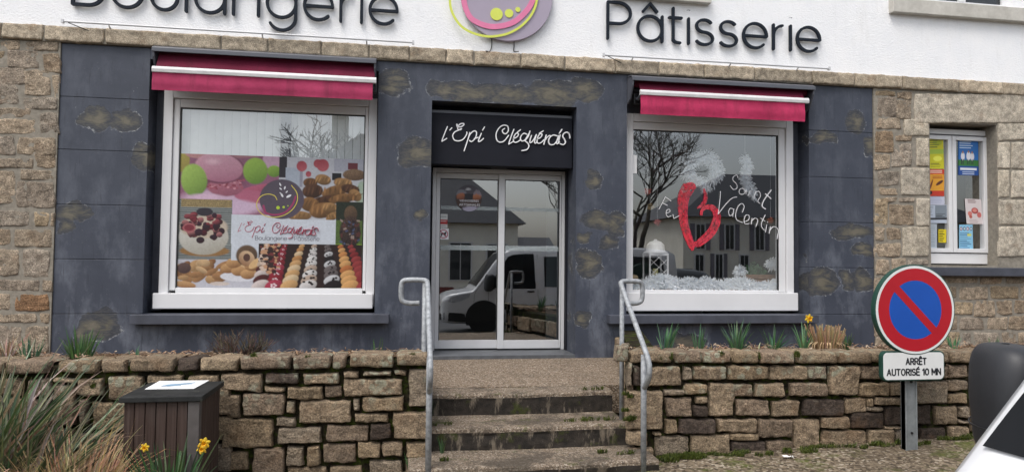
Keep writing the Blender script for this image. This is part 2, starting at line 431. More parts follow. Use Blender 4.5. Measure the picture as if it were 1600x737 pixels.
c = t.ramp(sp, [(.0, (.055, .042, .032)), (.35, (.15, .11, .075)), (.7, (.24, .18, .125)), (1.0, (.44, .38, .31))])
c = t.mix(t.ramp(t.noise(3, 5, .7).outputs['Fac'], [(.5, 0.0), (.75, .5)]), c, (.07, .055, .04))
M['landing'] = t.done(c, .85, t.bump(vo.outputs['Distance'], .5, .006), spec=.3)
M['slate'] = simple('slate_tile', (.085, .09, .098), .45, .3, 8, .2, 50)
# ground: mossy gravel and earth near the wall
t = NT('gravel_ground')
vo = t.node('ShaderNodeTexVoronoi', {'Vector': t.P, 'Scale': 48.0})
sp = t.node('ShaderNodeSeparateColor', {0: vo.outputs['Color']}).outputs[0]
c = t.ramp(sp, [(.0, (.045, .034, .024)), (.4, (.13, .10, .07)), (.8, (.22, .175, .12)), (1.0, (.38, .33, .26))])
c = t.mix(t.ramp(t.noise(2.2, 6, .75).outputs['Fac'], [(.53, 0.0), (.62, .85)]), c, t.ramp(t.noise(30, 4).outputs['Fac'], [(.3, (.035, .042, .008)), (.7, (.11, .13, .025))]))
c = t.mix(t.ramp(t.noise(1.3, 4).outputs['Fac'], [(.5, 0.0), (.7, .6)]), c, (.06, .045, .03))
M['ground'] = t.done(c, .95, t.bump(vo.outputs['Distance'], .6, .015, t.bump(t.noise(12, 5).outputs['Fac'], .6, .03)), spec=.2)
M['asphalt'] = simple('wet_asphalt', (.05, .05, .052), .6, .25, 14, .4, 120, dist=.006)
t = NT('planter_soil')
c = t.ramp(t.noise(45, 5, .8).outputs['Fac'], [(.3, (.03, .02, .013)), (.5, (.10, .065, .04)), (.7, (.24, .16, .10))])
M['soil'] = t.done(c, .95, t.bump(t.noise(30, 5).outputs['Fac'], 1, .03), spec=.1)
# brown boards of the bin
t = NT('brown_composite_board')
g = t.noise(4, 5, .6, t.scaled((14, 14, .35))).outputs['Fac']
c = t.ramp(g, [(.36, (.040, .025, .020)), (.64, (.074, .050, .042))])
c = t.mix(t.ramp(t.noise(3, 5, .7, t.scaled((2, 2, .4))).outputs['Fac'], [(.55, 0.0), (.8, .4)]), c, (.10, .085, .078))
M['board'] = t.done(c, .6, t.bump(g, .35, .006), spec=.2)
t = NT('weathered_lid')
c = t.ramp(t.noise(7, 5, .7).outputs['Fac'], [(.3, (.012, .013, .013)), (.7, (.035, .036, .036))])
c = t.mix(t.ramp(t.noise(26, 4, .7).outputs['Fac'], [(.64, 0.0), (.70, .7)]), c, (.13, .14, .10))
M['lid'] = t.done(c, .6, t.bump(t.noise(30, 4).outputs['Fac'], .3, .006), spec=.2)
M['sign_red'] = simple('sign_red_film', (.44, .012, .022), .35, .06, 3)
M['sign_blue'] = simple('sign_blue_film', (.012, .085, .42), .35, .06, 3)
M['sign_white'] = simple('sign_white_film', (.74, .75, .74), .35, .06, 6)
M['sign_green'] = simple('sign_green_back', (.012, .055, .040), .45, .2, 8)
M['ink'] = simple('sign_black_ink', (.012, .013, .018), .5, .05)
M['post'] = simple('grey_galvanised_post', (.25, .27, .28), .5, .25, 12, .2, 70, metal=.4)
t = NT('white_van_paint')
M['van'] = t.done(t.ramp(t.noise(2, 3).outputs['Fac'], [(.3, (.70, .71, .73)), (.7, (.77, .78, .79))]), .25, None, spec=.5, coat=.6)
M['van_glass'] = simple('dark_vehicle_glass', (.008, .009, .011), .12, .1, spec=.16)
M['tyre'] = simple('tyre_rubber', (.018, .018, .018), .8, .2, 30, .3, 60)
M['rim'] = simple('grey_steel_rim', (.25, .25, .26), .4, .2, 10, metal=.6)
M['lamp'] = simple('headlamp_lens', (.45, .47, .5), .08, .2, 20, spec=.9)
M['cream_wall'] = simple('cream_house_render', (.84, .81, .72), .9, .12, 1, .2, 30)
M['slate_roof'] = simple('slate_roof', (.045, .047, .055), .6, .25, 6, .3, 20)
M['shutter'] = simple('grey_violet_shutter', (.20, .185, .22), .6, .1)
M['shopred'] = simple('dark_red_shopfront', (.20, .045, .04), .6, .1)
M['house_glass'] = simple('house_window_glass', (.02, .022, .025), .1, .1, spec=.7)
M['purple'] = simple('mauve_sign_disc', (.36, .31, .39), .4, .05, 3)
M['pink'] = simple('pink_sign_line', (.70, .19, .35), .45, .06)
M['lime'] = simple('lime_sign_line', (.62, .68, .10), .45, .06)
t = NT('red_window_paint'); tn = t.attr()
gs = t.noise(11, 5, .7, t.scaled((1, 1, .5))).outputs['Fac']
t.done(t.mix(t.ramp(gs, [(.42, 0.0), (.68, .75)]), tn, (.75, .16, .20)), .5)
trp = t.node('ShaderNodeBsdfTransparent'); tl = t.node('ShaderNodeBsdfTranslucent', {'Color': tn}); mx = t.node('ShaderNodeMixShader', {0: .3})
t.l.new(t.b.outputs[0], mx.inputs[1]); t.l.new(tl.outputs[0], mx.inputs[2])
mx2 = t.node('ShaderNodeMixShader', {0: t.ramp(t.noise(16, 5, .75).outputs['Fac'], [(.30, 1.0), (.56, .12)])})
t.l.new(mx.outputs[0], mx2.inputs[1]); t.l.new(trp.outputs[0], mx2.inputs[2]); t.l.new(mx2.outputs[0], t.out.inputs[0]); M['red_paint'] = t.m
M['petal'] = tinted('crepe_petal', .7, .2, 30, trans=.25)
M['board_pale'] = simple('worn_board', (.085, .075, .072), .6, .25, 8, .2, 40)
M['brick_wood'] = simple('basket_wood', (.22, .12, .07), .8, .4, 14, .3, 40)
M['crumb'] = simple('white_paper', (.75, .75, .75), .8, .08)
# ------------------------------------------------------------------ stones
def stone(mb, quad, yb, depth, c, rough=.010, rnd=.14, rng=R):
    """one dressed/rubble stone: quad = 4 (x,z) corners TL,TR,BR,BL on the wall plane; yb back plane, protrudes towards -y"""
    w = (abs(quad[1][0]-quad[0][0])+abs(quad[2][0]-quad[3][0]))/2
    h = (abs(quad[0][1]-quad[3][1])+abs(quad[1][1]-quad[2][1]))/2
    if w < .01 or h < .01: return
    mw, mh = min(.008/w, .2), min(.008/h, .2)
    nu = max(2, min(18, int(w/.026))); nv = max(2, min(12, int(h/.026)))
    su = [0, mw*.35, mw, mw*2]+[mw*2+(1-4*mw)*k/nu for k in range(1, nu)]+[1-2*mw, 1-mw, 1-mw*.35, 1]
    sv = [0, mh*.35, mh, mh*2]+[mh*2+(1-4*mh)*k/nv for k in range(1, nv)]+[1-2*mh, 1-mh, 1-mh*.35, 1]
    pu = {0: 0, 1: .72, 2: .93, 3: 1}
    off = Vector((rng.uniform(-50, 50), rng.uniform(-50, 50), 0)); tilt = (rng.uniform(-.006, .006), rng.uniform(-.005, .005))
    vs = []; fs = []
    for j, t in enumerate(sv):
        for i, s in enumerate(su):
            a, b = 2*s-1, 2*t-1
            a2 = a*math.sqrt(1-rnd*b*b*.5); b2 = b*math.sqrt(1-rnd*a*a*.5)
            s2, t2 = (a2+1)/2, (b2+1)/2
            tx = quad[0][0]*(1-s2)+quad[1][0]*s2; bx = quad[3][0]*(1-s2)+quad[2][0]*s2
            tz = quad[0][1]*(1-s2)+quad[1][1]*s2; bz = quad[3][1]*(1-s2)+quad[2][1]*s2
            x = tx*(1-t2)+bx*t2; z = tz*(1-t2)+bz*t2
            ei = min(i, len(su)-1-i); ej = min(j, len(sv)-1-j)
            pr = min(pu.get(ei, 1), 1)*min(pu.get(ej, 1), 1)
            q = Vector((x*9, 0, z*9))+off
            wob = noise.noise(q*.8)*.55+noise.noise(q*2.3)*.45+abs(noise.noise(q*4.1))*.35
            ex = (noise.noise(Vector((x*11, 7, z*11))+off)+.6*noise.noise(Vector((x*31, 3, z*31))+off))*.010
            ez = (noise.noise(Vector((x*11, 19, z*11))+off)+.6*noise.noise(Vector((x*31, 9, z*31))+off))*.010
            y = yb-depth*pr-pr*(wob*rough+a*tilt[0]+b*tilt[1])
            vs.append((x+ex*(1 if ei < 3 else .3), y, z+ez*(1 if ej < 3 else .3)))
    n = len(su)
    for j in range(len(sv)-1):
        for i in range(n-1): fs.append((j*n+i, (j+1)*n+i, (j+1)*n+i+1, j*n+i+1))
    mb.add(vs, fs, c)
def pick(pal, rng=R, v=.14):
    c = rng.choice(pal); k = 1+rng.uniform(-v, v)
    return tuple(x*k for x in c)
def px_quad(x0, y0, x1, y1, sc_, ox, oy, y, jit=0, rng=R):
    q = []
    for (a, b) in ((x0, y0), (x1, y0), (x1, y1), (x0, y1)):
        q.append(W(ox+(a+rng.uniform(-jit, jit))/sc_, oy+(b+rng.uniform(-jit, jit))/sc_, y))
    return q
HOUSE = [(.42,.325,.23),(.45,.36,.265),(.39,.315,.235),(.48,.38,.275),(.41,.345,.275),(.46,.355,.235),(.36,.295,.23)]
PLANT = [(.34,.255,.17),(.365,.275,.185),(.295,.22,.155),(.39,.295,.195),(.325,.26,.19),(.35,.26,.165)]
GREYS = [(.47,.415,.335),(.50,.445,.36),(.44,.39,.315),(.48,.42,.33)]

# ------------------------------------------------------------------ the bakery building
bak = thing('bakery_building', 'granite and white rendered bakery building with flaking blue-grey shop front', 'building', (1.2, 0, GZ))
XL, XR, ZB, ZT = -3.545, 5.958, 3.333, 3.504
# openings: left shop window, door, right shop window
LW = (-2.665, -.245, .36, ZB-.12); RW = (2.69, 5.07, .36, ZB-.17); DO = (.36, 2.068, -.30, 2.909)
LW_FR = (-2.56, -.257, .545, 2.93); RW_FR = (2.725, 4.941, .51, 2.90)
# painted front: wall pieces around the openings (front plane y = 0)
mb = MB()
def wall(x0, x1, z0, z1, y0=0, y1=.5): mb.box(x0, x1, y0, y1, z0, z1)
wall(LW[1], DO[0], -.6, ZB); wall(DO[1], RW[0], -.6, ZB)
wall(DO[0], DO[1], DO[3], ZB); wall(LW[0], LW[1], -.6, LW[2]); wall(RW[0], RW[1], -.6, RW[2])
wall(LW[0], LW[1], LW[3], ZB); wall(RW[0], RW[1], RW[3], ZB)
mb.build('painted_front', M['facade'], bak)
mb = MB()
# pilasters left and right: stacked slabs with grooves
def slabs(x0, x1, cuts):
    mb = MB()
    zs = [-.6]+cuts+[ZB]
    for a, b in zip(zs[:-1], zs[1:]): mb.box(x0, x1, 0, .5, a+.003, b-.003)
    mb.box(x0+.004, x1-.004, .008, .49, -.6, ZB-.005)
    mb.build('painted_pilaster', M['facade'], bak, bevel=.003, seg=1)
slabs(XL, LW[0], sorted(W(150, y, 0)[1] for y in (153, 235, 320, 405, 490)))
slabs(RW[1], XR, sorted(W(1300, y, 0)[1] for y in (205, 277, 347, 418, 491)))

# rubble masonry left and right
def rubble(name, boxes, x0, x1, z0, z1, hole=None):
    s = MB(); ym = .0
    for q, pal, dp, ro in boxes: stone(s, q, ym, dp, pick(pal), ro)
    o = s.build(name, M['rubble'], bak, smooth=True, colour=True)
    m_ = MB(); ym = -.016
    if hole:
        a, b, c, d = hole
        m_.box(x0, a, ym, .5, z0, z1); m_.box(b, x1, ym, .5, z0, z1); m_.box(a, b, ym, .5, z0, c); m_.box(a, b, ym, .5, d, z1)
    else: m_.box(x0, x1, ym, .5, z0, z1)
    m_.build('mortar', M['mortar'], o)
    return o
L = []
h1 = [(8,38,90,80),(105,42,268,88),(-60,85,28,148),(38,85,180,160),(192,97,268,180),(-60,162,116,238),(105,168,228,285),(238,195,266,297),
      (-60,228,88,325),(110,287,262,347),(-60,333,145,380),(182,355,262,457),(-60,385,165,453),(-60,458,70,545),(78,462,252,548),(-60,555,155,602),
      (160,535,252,603),(-60,614,78,765),(92,610,250,655),(80,662,248,777)]
for b in h1:
    rn = b in ((105,168,228,285), (78,462,252,548))
    L.append((px_quad(*b, 2.83, 0, 50, 0, 6), HOUSE, .022, .020))
h2 = [(-60,78,138,150),(153,83,220,150),(228,90,243,152),(-60,158,48,235),(68,162,238,245),(-60,250,90,372),(105,253,222,375),(-60,385,180,437),
      (190,385,232,440),(-60,447,50,520),(67,450,222,527),(-60,537,170,580),(178,537,225,577),(-60,590,100,690),(115,590,218,705),(-60,705,218,760)]
for b in h2: L.append((px_quad(*b, 2.83, 0, 300, 0, 4), [(.36,.21,.115)] if b[1] == 450 else HOUSE, .022, .016))
# beyond the left edge of the photograph
zz = -.4
rr = random.Random(3)
while zz < ZB-.1:
    hh = rr.uniform(.14, .26); xx = -6.4
    while xx < -4.32:
        ww = rr.uniform(.2, .5); L.append(([(xx, min(zz+hh, ZB-.02)), (min(xx+ww, -4.30), min(zz+hh, ZB-.02)), (min(xx+ww, -4.30), zz), (xx, zz)], HOUSE, .03, .016)); xx += ww+.03
    zz += hh+.03
rubble('rubble_wall', L, -6.5, XL-.002, -.7, ZB-.002)
# right part with the small window
SWO = (W(1452, 300, 0)[0], W(1557, 300, .0)[0], W(1500, 414, 0)[1], W(1480, 192, 0)[1])
Q = []
r1 = [(15,50,88,72),(95,55,150,85),(22,75,92,155),(92,88,150,160),(15,155,108,192),(15,198,82,280),(90,218,150,243),(75,247,150,335),(12,285,68,345),
      (20,352,103,405),(30,410,103,442),(12,450,60,550),(55,447,95,466),(100,447,160,466),(65,472,160,552),(12,558,52,610),(57,558,108,606),(12,617,108,667),
      (12,674,65,735),(72,674,130,735),(135,674,213,700),(12,742,60,800),(66,742,140,800),(12,806,110,880),(12,886,60,960),(66,886,140,960),(12,966,120,1040),(146,742,230,800),(116,806,230,880),(146,886,230,960),(126,966,230,1040)]
for b in r1: Q.append((px_quad(*b, 2.375, 1360, 120, 0, 4), [(.34,.20,.10),(.36,.26,.17)] if b in ((15,198,82,280),) else HOUSE, .022, .018))
r2 = [(-80,155,50,205),(60,155,300,200),(320,155,480,200),(500,155,700,195),(-80,222,80,305),(90,222,155,305),(170,222,377,315),(393,215,600,308),(615,210,800,300),(0,330,125,420),
      (135,330,268,420),(278,320,430,435),(435,315,555,420),(568,320,760,415),(0,427,95,530),(100,427,160,525),(172,437,350,527),(373,440,520,530),(525,430,780,530),(0,545,30,640),
      (40,540,180,640),(195,545,260,640),(275,548,460,640),(480,545,585,640),(597,545,760,640),(-40,650,160,760),(170,650,330,760),(340,650,560,760),(570,650,780,760)]
for b in r2: Q.append((px_quad(*b, 4.607, 1460, 400, 0, 6), HOUSE, .022, .016))
q_d = [(120,160,212,222),(167,228,213,332),(108,338,213,441),(167,452,213,556),(115,558,213,668)]
DR = [(px_quad(*b, 2.375, 1360, 120, 0, 2), GREYS, .030, .004) for b in q_d]
for b in [(527,190,620,245),(527,250,565,335),(569,250,660,335),(527,341,565,428),(569,341,660,428),(527,434,660,515),(527,521,660,618)]:
    DR.append((px_quad(*b, 2.0467, 1300, 100, 0, 2), GREYS, .030, .004))
DR.append((px_quad(259,96,612,191, 2.0467, 1300, 100, 0, 1), GREYS, .034, .003))
DR.append((px_quad(616,96,760,186, 2.0467, 1300, 100, 0, 1), GREYS, .030, .005))
# further right, out of frame
xe = max(p[0] for q in Q for p in q[0])+.03
zz = -.4
while zz < ZB-.1:
    hh = rr.uniform(.16, .26); xx = 8.75
    while xx < 11.2:
        ww = rr.uniform(.2, .5); Q.append(([(xx, min(zz+hh, ZB-.02)), (xx+ww, min(zz+hh, ZB-.02)), (xx+ww, zz), (xx, zz)], HOUSE, .03, .014)); xx += ww+.03
    zz += hh+.03
rubble('rubble_wall', Q, XR+.002, 11.5, -.7, ZB-.002, SWO)
s = MB()
for q, pal, dp, ro in DR: stone(s, q, 0, dp, pick(pal, v=.08), ro, .05)
s.build('granite_surround', M['dressed'], bak, smooth=True, colour=True)

# granite band course and white rendered wall above it
s = MB(); js = [-260, -130, 0, 66, 162, 345, 418, 502, 577, 640, 698, 741, 814, 883, 962, 1030, 1101, 1180, 1270, 1337, 1411, 1500, 1568, 1660, 1760]
xs = [W(j, 70 if j < 700 else 110, -.06)[0] for j in js]
for a, b in zip(xs[:-1], xs[1:]):
    stone(s, [(a+.004, ZT), (b-.004, ZT), (b-.004, ZB+.004), (a+.004, ZB+.004)], 0, .055+R.uniform(-.004, .004), pick([(.43,.36,.27),(.47,.39,.29),(.40,.335,.25)], v=.1), .012, .03)
o = s.build('granite_band', M['dressed'], bak, smooth=True, colour=True)
m_ = MB(); m_.box(xs[0], xs[-1], -.034, .5, ZB+.002, ZT-.004); m_.build('mortar', M['mortar'], o)
# upper wall with its two window openings
UW = (W(1440, 5, 0)[0], W(1440, 5, 0)[0]+1.35, W(1480, 8, 0)[1], 6.2)
CW = (W(968, 0, 0)[0], W(1102, 0, 0)[0], W(1030, -14, 0)[1], 6.2)
u = MB(); X0, X1, Z1 = xs[0], xs[-1], 6.9
u.box(X0, CW[0], -.012, .5, ZT, Z1); u.box(CW[0], CW[1], -.012, .5, ZT, CW[2]); u.box(CW[0], CW[1], -.012, .5, CW[3], Z1)
u.box(CW[1], UW[0], -.012, .5, ZT, Z1); u.box(UW[0], UW[1], -.012, .5, ZT, UW[2]); u.box(UW[0], UW[1], -.012, .5, UW[3], Z1); u.box(UW[1], X1, -.012, .5, ZT, Z1)
u.build('rendered_wall', M['white_render'], bak)
r_ = MB(); r_.xprism([(-.4, 6.9), (-.4, 6.98), (4.0, 10.4), (8.4, 6.98), (8.4, 6.9)], X0-.3, X1+.3)
r_.build('roof', M['slate_roof'], bak, fix=True)
b_ = MB(); b_.box(X0, X0+.4, .5, 8, -.7, 6.9); b_.box(X1-.4, X1, .5, 8, -.7, 6.9); b_.box(X0, X1, 7.6, 8, -.7, 6.9)
b_.build('gable_wall', M['white_render'], bak)
def upper_window(op, sill_x0, sill_x1, sz0, sz1):
    f = MB(); a, b, c, d = op
    f.box(a, a+.07, .08, .15, c, d); f.box(b-.07, b, .08, .15, c, d); f.box(a+.07, b-.07, .08, .15, c, c+.09); f.box(a+.07, b-.07, .08, .15, d-.07, d)
    m = (a+b)/2; f.box(m-.05, m+.05, .075, .15, c+.09, d-.07)
    w = f.build('upper_window', M['pvc'], bak, bevel=.004, seg=1)
    p = MB(); p.box(a+.06, b-.06, .11, .12, c+.08, d-.06); p.build('pane', M['house_glass'], w)
    p = MB(); p.box(sill_x0, sill_x1, -.10, .079, sz0, sz1); p.build('sill', M['stone_sill'], w, bevel=.008)
t = NT('pale_stone_sill'); M['stone_sill'] = t.done(t.ramp(t.noise(5, 5, .7).outputs['Fac'], [(.3, (.42, .40, .36)), (.7, (.60, .58, .53))]), .85, t.bump(t.noise(60, 3).outputs['Fac'], .3, .004), spec=.3)
sx = W(1396, 12, -.1)
upper_window(UW, sx[0], sx[0]+2.2, W(1500, 25, -.1)[1]-.01, UW[2]-.001)
upper_window(CW, W(958, 0, -.1)[0], W(1112, 0, -.1)[0], W(1030, -1, -.1)[1], CW[2]-.001)

# shop interior: a dark room behind the glass
i_ = MB()
i_.box(XL+.1, XR-.1, 4.6, 4.7, -.1, 3.3); i_.box(XL+.1, XR-.1, .52, 4.6, 3.2, 3.3); i_.box(XL+.1, XL+.2, .52, 4.6, -.1, 3.2); i_.box(XR-.2, XR-.1, .52, 4.6, -.1, 3.2)
i_.box(XL+.1, XR-.1, .9, 4.6, -.12, -.02)
i_.build('interior_wall', M['inside'], bak)
k_ = MB(); k_.box(.2, .3, .9, 4.2, 0, 3.2); k_.box(2.2, 2.3, .9, 4.2, 0, 3.2); k_.build('partition', M['inside'], bak)

# ------------------------------------------------------------------ windows of the shop
def shop_window(name, fr, gl, board_z, bx):
    a, b, c, d = fr; g0, g1, gz0, gz1 = gl
    f = MB(); y0, y1 = .14, .26; k = .095
    f.box(a, a+k, y0, y1, c, d); f.box(b-k, b, y0, y1, c, d); f.box(a+k+.001, b-k-.001, y0, y1, d-k, d); f.box(a+k+.001, b-k-.001, y0, y1, c, c+k)
    w = f.build(name, M['pvc'], bak, bevel=.006)
    s = MB(); y0 = .165
    s.box(a+k+.003, g0, y0, .25, gz0-.03, d-k-.003); s.box(g1, b-k-.003, y0, .25, gz0-.03, d-k-.003)
    s.box(g0+.001, g1-.001, y0, .25, gz1, d-k-.003); s.box(g0+.001, g1-.001, y0, .25, c+k+.003, gz0)
    s.build('sash', M['pvc'], w, bevel=.008)
    ga = MB(); e = .012
    ga.box(g0, g0+e, .172, .2, gz0, gz1); ga.box(g1-e, g1, .172, .2, gz0, gz1); ga.box(g0+e, g1-e, .172, .2, gz1-e, gz1)
    ga.build('gasket', M['gasket'], w)
    p = MB(); p.add([(g0+.002, .19, gz0+.002), (g1-.002, .19, gz0+.002), (g1-.002, .19, gz1-.002), (g0+.002, .19, gz1-.002)], [(0, 1, 2, 3)]); p.build('pane', M['glass'], w)
    p = MB(); p.box(bx[0], bx[1], .085, .139, board_z[0], board_z[1]); p.build('apron_board', M['pvc'], w, bevel=.01)
    # reveal lining
    return w
wl = shop_window('shop_window', LW_FR, (-2.397, -.391, .750, 2.738), (.525, W(400, 458, .085)[1]), (-2.60, -.27))
wr = shop_window('shop_window', RW_FR, (2.7695, 4.753, .746, 2.71), (.495, W(1100, 457, .085)[1]), (2.70, 4.965))
# reveals (dark blue) are the sides of the painted front; the heads are closed by a board
hb = MB(); hb.box(LW[0]+.003, LW[1]-.003, .16, .4, 2.935, LW[3]-.002); hb.build('opening_head', M['sill_paint'], bak); hb = MB(); hb.box(RW[0]+.003, RW[1]-.003, .16, .4, 2.905, RW[3]-.002)
hb.build('opening_head', M['sill_paint'], bak); hb = MB(); hb.box(LW[0]+.002, LW_FR[0]-.002, .24, .4, .5, 2.93); hb.build('opening_head', M['sill_paint'], bak); hb = MB(); hb.box(RW_FR[1]+.002, RW[1]-.002, .24, .4, .5, 2.9)
hb.build('opening_head', M['sill_paint'], bak)
sl = MB(); sl.prism([(-2.75, .375), (-.084, .375), (-.084, .478), (-2.75, .478)], -.13, .13); o = sl.build('sill', M['sill_paint'], wl, bevel=.007)
sl = MB(); sl.prism([(2.449, .36), (5.109, .36), (5.109, .461), (2.449, .461)], -.13, .13); o = sl.build('sill', M['sill_paint'], wr, bevel=.007)

# blinds behind the left window
for i in range(24):
    x = -2.45+i*.089
    if abs(x+1.28) < .07: continue
    m_ = MB(); a = .14+R.uniform(-.10, .10)
    pts = [(x-.043*math.cos(a), .275-.043*math.sin(a)), (x+.043*math.cos(a), .275+.043*math.sin(a))]
    m_.add([(pts[0][0], pts[0][1], .7), (pts[1][0], pts[1][1], .7), (pts[1][0], pts[1][1], 2.85), (pts[0][0], pts[0][1], 2.85)], [(0, 1, 2, 3)])
    m_.build('blind_slat', M['blind'], wl)
m_ = MB(); m_.box(-1.335, -1.225, .225, .33, .5, 2.95); m_.build('mullion_post', M['hood'], wl)

# small window on the right
a, b, c, d = SWO
sf = MB(); y0 = .17
xl, xr = W(1452, 300, y0)[0]-.03, W(1551, 300, y0)[0]
zt, zb = W(1500, 203, y0)[1], W(1500, 412, y0)[1]
g = lambda px, py: W(px, py, y0)
sf.box(xl, g(1450, 300)[0]+.01, y0, y0+.07, zb, zt) if g(1450, 300)[0]+.01 > xl else None
sf.box(g(1542, 300)[0], xr, y0-.01, y0+.08, zb, zt)
sf.box(xl, g(1542, 300)[0]-.001, y0-.01, y0+.08, g(1500, 211)[1], zt)
sf.box(xl, g(1542, 300)[0]-.001, y0-.01, y0+.08, zb, g(1500, 396)[1])
sw = sf.build('small_window', M['pvc'], bak, bevel=.006)
def leaf(px0, px1):
    f = MB(); A, B = g(px0, 300)[0], g(px1, 300)[0]; zT, zB = g(1500, 213)[1]-.003, g(1500, 395)[1]+.003
    k = .055
    f.box(A, A+k, y0-.025, y0+.06, zB, zT); f.box(B-k, B, y0-.025, y0+.06, zB, zT); f.box(A+k+.001, B-k-.001, y0-.025, y0+.06, zT-k, zT); f.box(A+k+.001, B-k-.001, y0-.025, y0+.06, zB, zB+k)
    o = f.build('casement', M['pvc'], sw, bevel=.006)
    f = MB(); f.add([(A+k-.004, y0+.015, zB+k-.004), (B-k+.004, y0+.015, zB+k-.004), (B-k+.004, y0+.015, zT-k+.004), (A+k-.004, y0+.015, zT-k+.004)], [(0, 1, 2, 3)]); f.build('pane', M['glass'], o)
    return A+k, B-k, zB+k, zT-k
c1 = leaf(1441, 1486); c2 = leaf(1487, 1541)
sl = MB(); x0, _ = W(1430, 425, -.12); sl.box(x0, 8.9, -.13, .155, W(1500, 431, -.13)[1], W(1500, 417.5, -.13)[1]); sl.build('sill', M['sill_paint'], sw, bevel=.008)
bk = MB(); bk.box(a-.6, b+.6, 1.0, 1.05, .6, 3.2); bk.build('interior_wall', M['inside'], bak)

# ------------------------------------------------------------------ entrance
dq = .46
dr = MB()
zf = 2.20
dr.box(.405, .45, dq, dq+.10, 0, zf); dr.box(2.005, 2.045, dq, dq+.10, 0, zf); dr.box(.451, 2.004, dq, dq+.10, zf-.05, zf)
door = dr.build('sliding_door', M['alu'], bak, bevel=.004)
def door_leaf(x0, x1, y, kl, kr):
    f = MB(); z0, z1 = .015, zf-.055
    f.box(x0, x0+kl, y, y+.045, z0, z1); f.box(x1-kr, x1, y, y+.045, z0, z1)
    f.box(x0+kl+.001, x1-kr-.001, y, y+.045, z0, z0+.10); f.box(x0+kl+.001, x1-kr-.001, y, y+.045, z1-.065, z1)
    o = f.build('door_leaf', M['alu'], door, bevel=.004)
    f = MB(); f.add([(x0+kl-.003, y+.022, z0+.097), (x1-kr+.003, y+.022, z0+.097), (x1-kr+.003, y+.022, z1-.062), (x0+kl-.003, y+.022, z1-.062)], [(0, 1, 2, 3)]); f.build('pane', M['door_glass'], o)
    f = MB(); e = .008
    f.box(x0+kl, x0+kl+e, y+.008, y+.0195, z0+.1, z1-.065); f.box(x1-kr-e, x1-kr, y+.008, y+.0195, z0+.1, z1-.065); f.box(x0+kl+e, x1-kr-e, y+.008, y+.0195, z1-.065-e, z1-.065); f.build('gasket', M['gasket'], o)
    for zc, hh in ((W(820, 327, y)[1], .022), (W(820, 388, y)[1], .030)):
        f = MB(); f.box(x0+kl+.009, x1-kr-.009, y+.0165, y+.0185, zc-hh, zc+hh); f.build('frosted_stripe', M['frost'], o)
    return o
xm = W(783, 400, dq)[0]
dl1 = door_leaf(.455, xm, dq+.052, .045, .03)
dl2 = door_leaf(xm-.035, 2.0, dq+.004, .075, .02)
f = MB(); f.box(1.85, 1.99, .62, .66, 0, 2.1); f.build('rear_stile', M['hood'], door)
f = MB(); f.box(W(768, 262, .38)[0], W(793, 262, .38)[0], .36, .455, 2.20, 2.27); f.build('sensor', M['black'], door, bevel=.02)
f = MB(); f.box(.364, 2.064, .30, .60, 2.215, 2.9); f.build('door_header', M['fascia'], bak)
f = MB(); f.box(.362, 2.066, -.005, .90, -.16, -.004); f.build('door_sill', M['slate'], door, bevel=.004)
# reveal return panels beside the door
f = MB(); f.box(2.048, 2.0665, .40, .60, -.004, 2.2); f.box(.3615, .404, .48, .60, -.004, 2.2); f.build('door_jamb', M['fascia'], bak)
# ------------------------------------------------------------------ stroke alphabet (x height 1, baseline 0)
def arc(cx, cy, rx, ry, a0, a1, n=18):
    return [(cx+rx*math.cos(math.radians(a0+(a1-a0)*k/n)), cy+ry*math.sin(math.radians(a0+(a1-a0)*k/n))) for k in range(n+1)]
GLY = {
 'o': (1.0, [arc(.5,.5,.5,.5,90,450,32)]),
 'a': (1.0, [arc(.5,.5,.5,.5,0,360,32), [(1.0,1.0),(1.0,0)]]),
 'u': (.86, [[(0,1.0),(0,.43)]+arc(.43,.43,.43,.43,180,360)+[(.86,1.0)], ]),
 'n': (.86, [[(0,0),(0,1.0)], [(0,.55)]+arc(.43,.57,.43,.43,180,0)+[(.86,0)]]),
 'l': (0.0, [[(0,0),(0,1.5)]]),
 'i': (0.0, [[(0,0),(0,1.0)], [(0,1.33),(0,1.345)]]),
 'g': (1.0, [arc(.5,.5,.5,.5,0,360,32), [(1.0,1.0),(1.0,.0)]+arc(.53,.0,.47,.45,0,-150)]),
 'e': (1.0, [[(.02,.48),(1.0,.48)]+arc(.5,.5,.5,.5,0,315,30)]),
 'r': (.45, [[(0,0),(0,1.0)], [(0,.5)]+arc(.42,.56,.42,.42,180,95,9)]),
 's': (.72, [arc(.37,.75,.33,.25,35,270,16)+arc(.36,.25,.36,.25,90,-150,16)]),
 't': (.5, [[(.16,1.38),(.16,0.1),(.26,.02),(.44,0)], [(0,1.0),(.5,1.0)]]),
 'P': (.92, [[(0,0),(0,1.45),(.42,1.45)]+arc(.42,1.03,.5,.42,90,-90)+[(0,.61)]]),
 'B': (.95, [[(0,0),(0,1.45),(.42,1.45)]+arc(.42,1.1,.4,.35,90,-90)+[(0,.75)], [(.42,.75)]+arc(.5,.375,.45,.375,90,-90)+[(0,0)]]),
 '^': (1.0, [[(.22,1.18),(.5,1.5),(.78,1.18)]]),
}
def word_strokes(word, sp=.27):
    """list per letter of strokes, and total width"""
    x = 0; out = []
    for ch in word:
        if ch == ' ': x += .7; continue
        if ch == 'â':
            w, st = GLY['a']; st = st+GLY['^'][1]
        else: w, st = GLY[ch]
        out.append([[(p[0]+x, p[1]) for p in s_] for s_ in st]); x += w+sp
    return out, x-sp
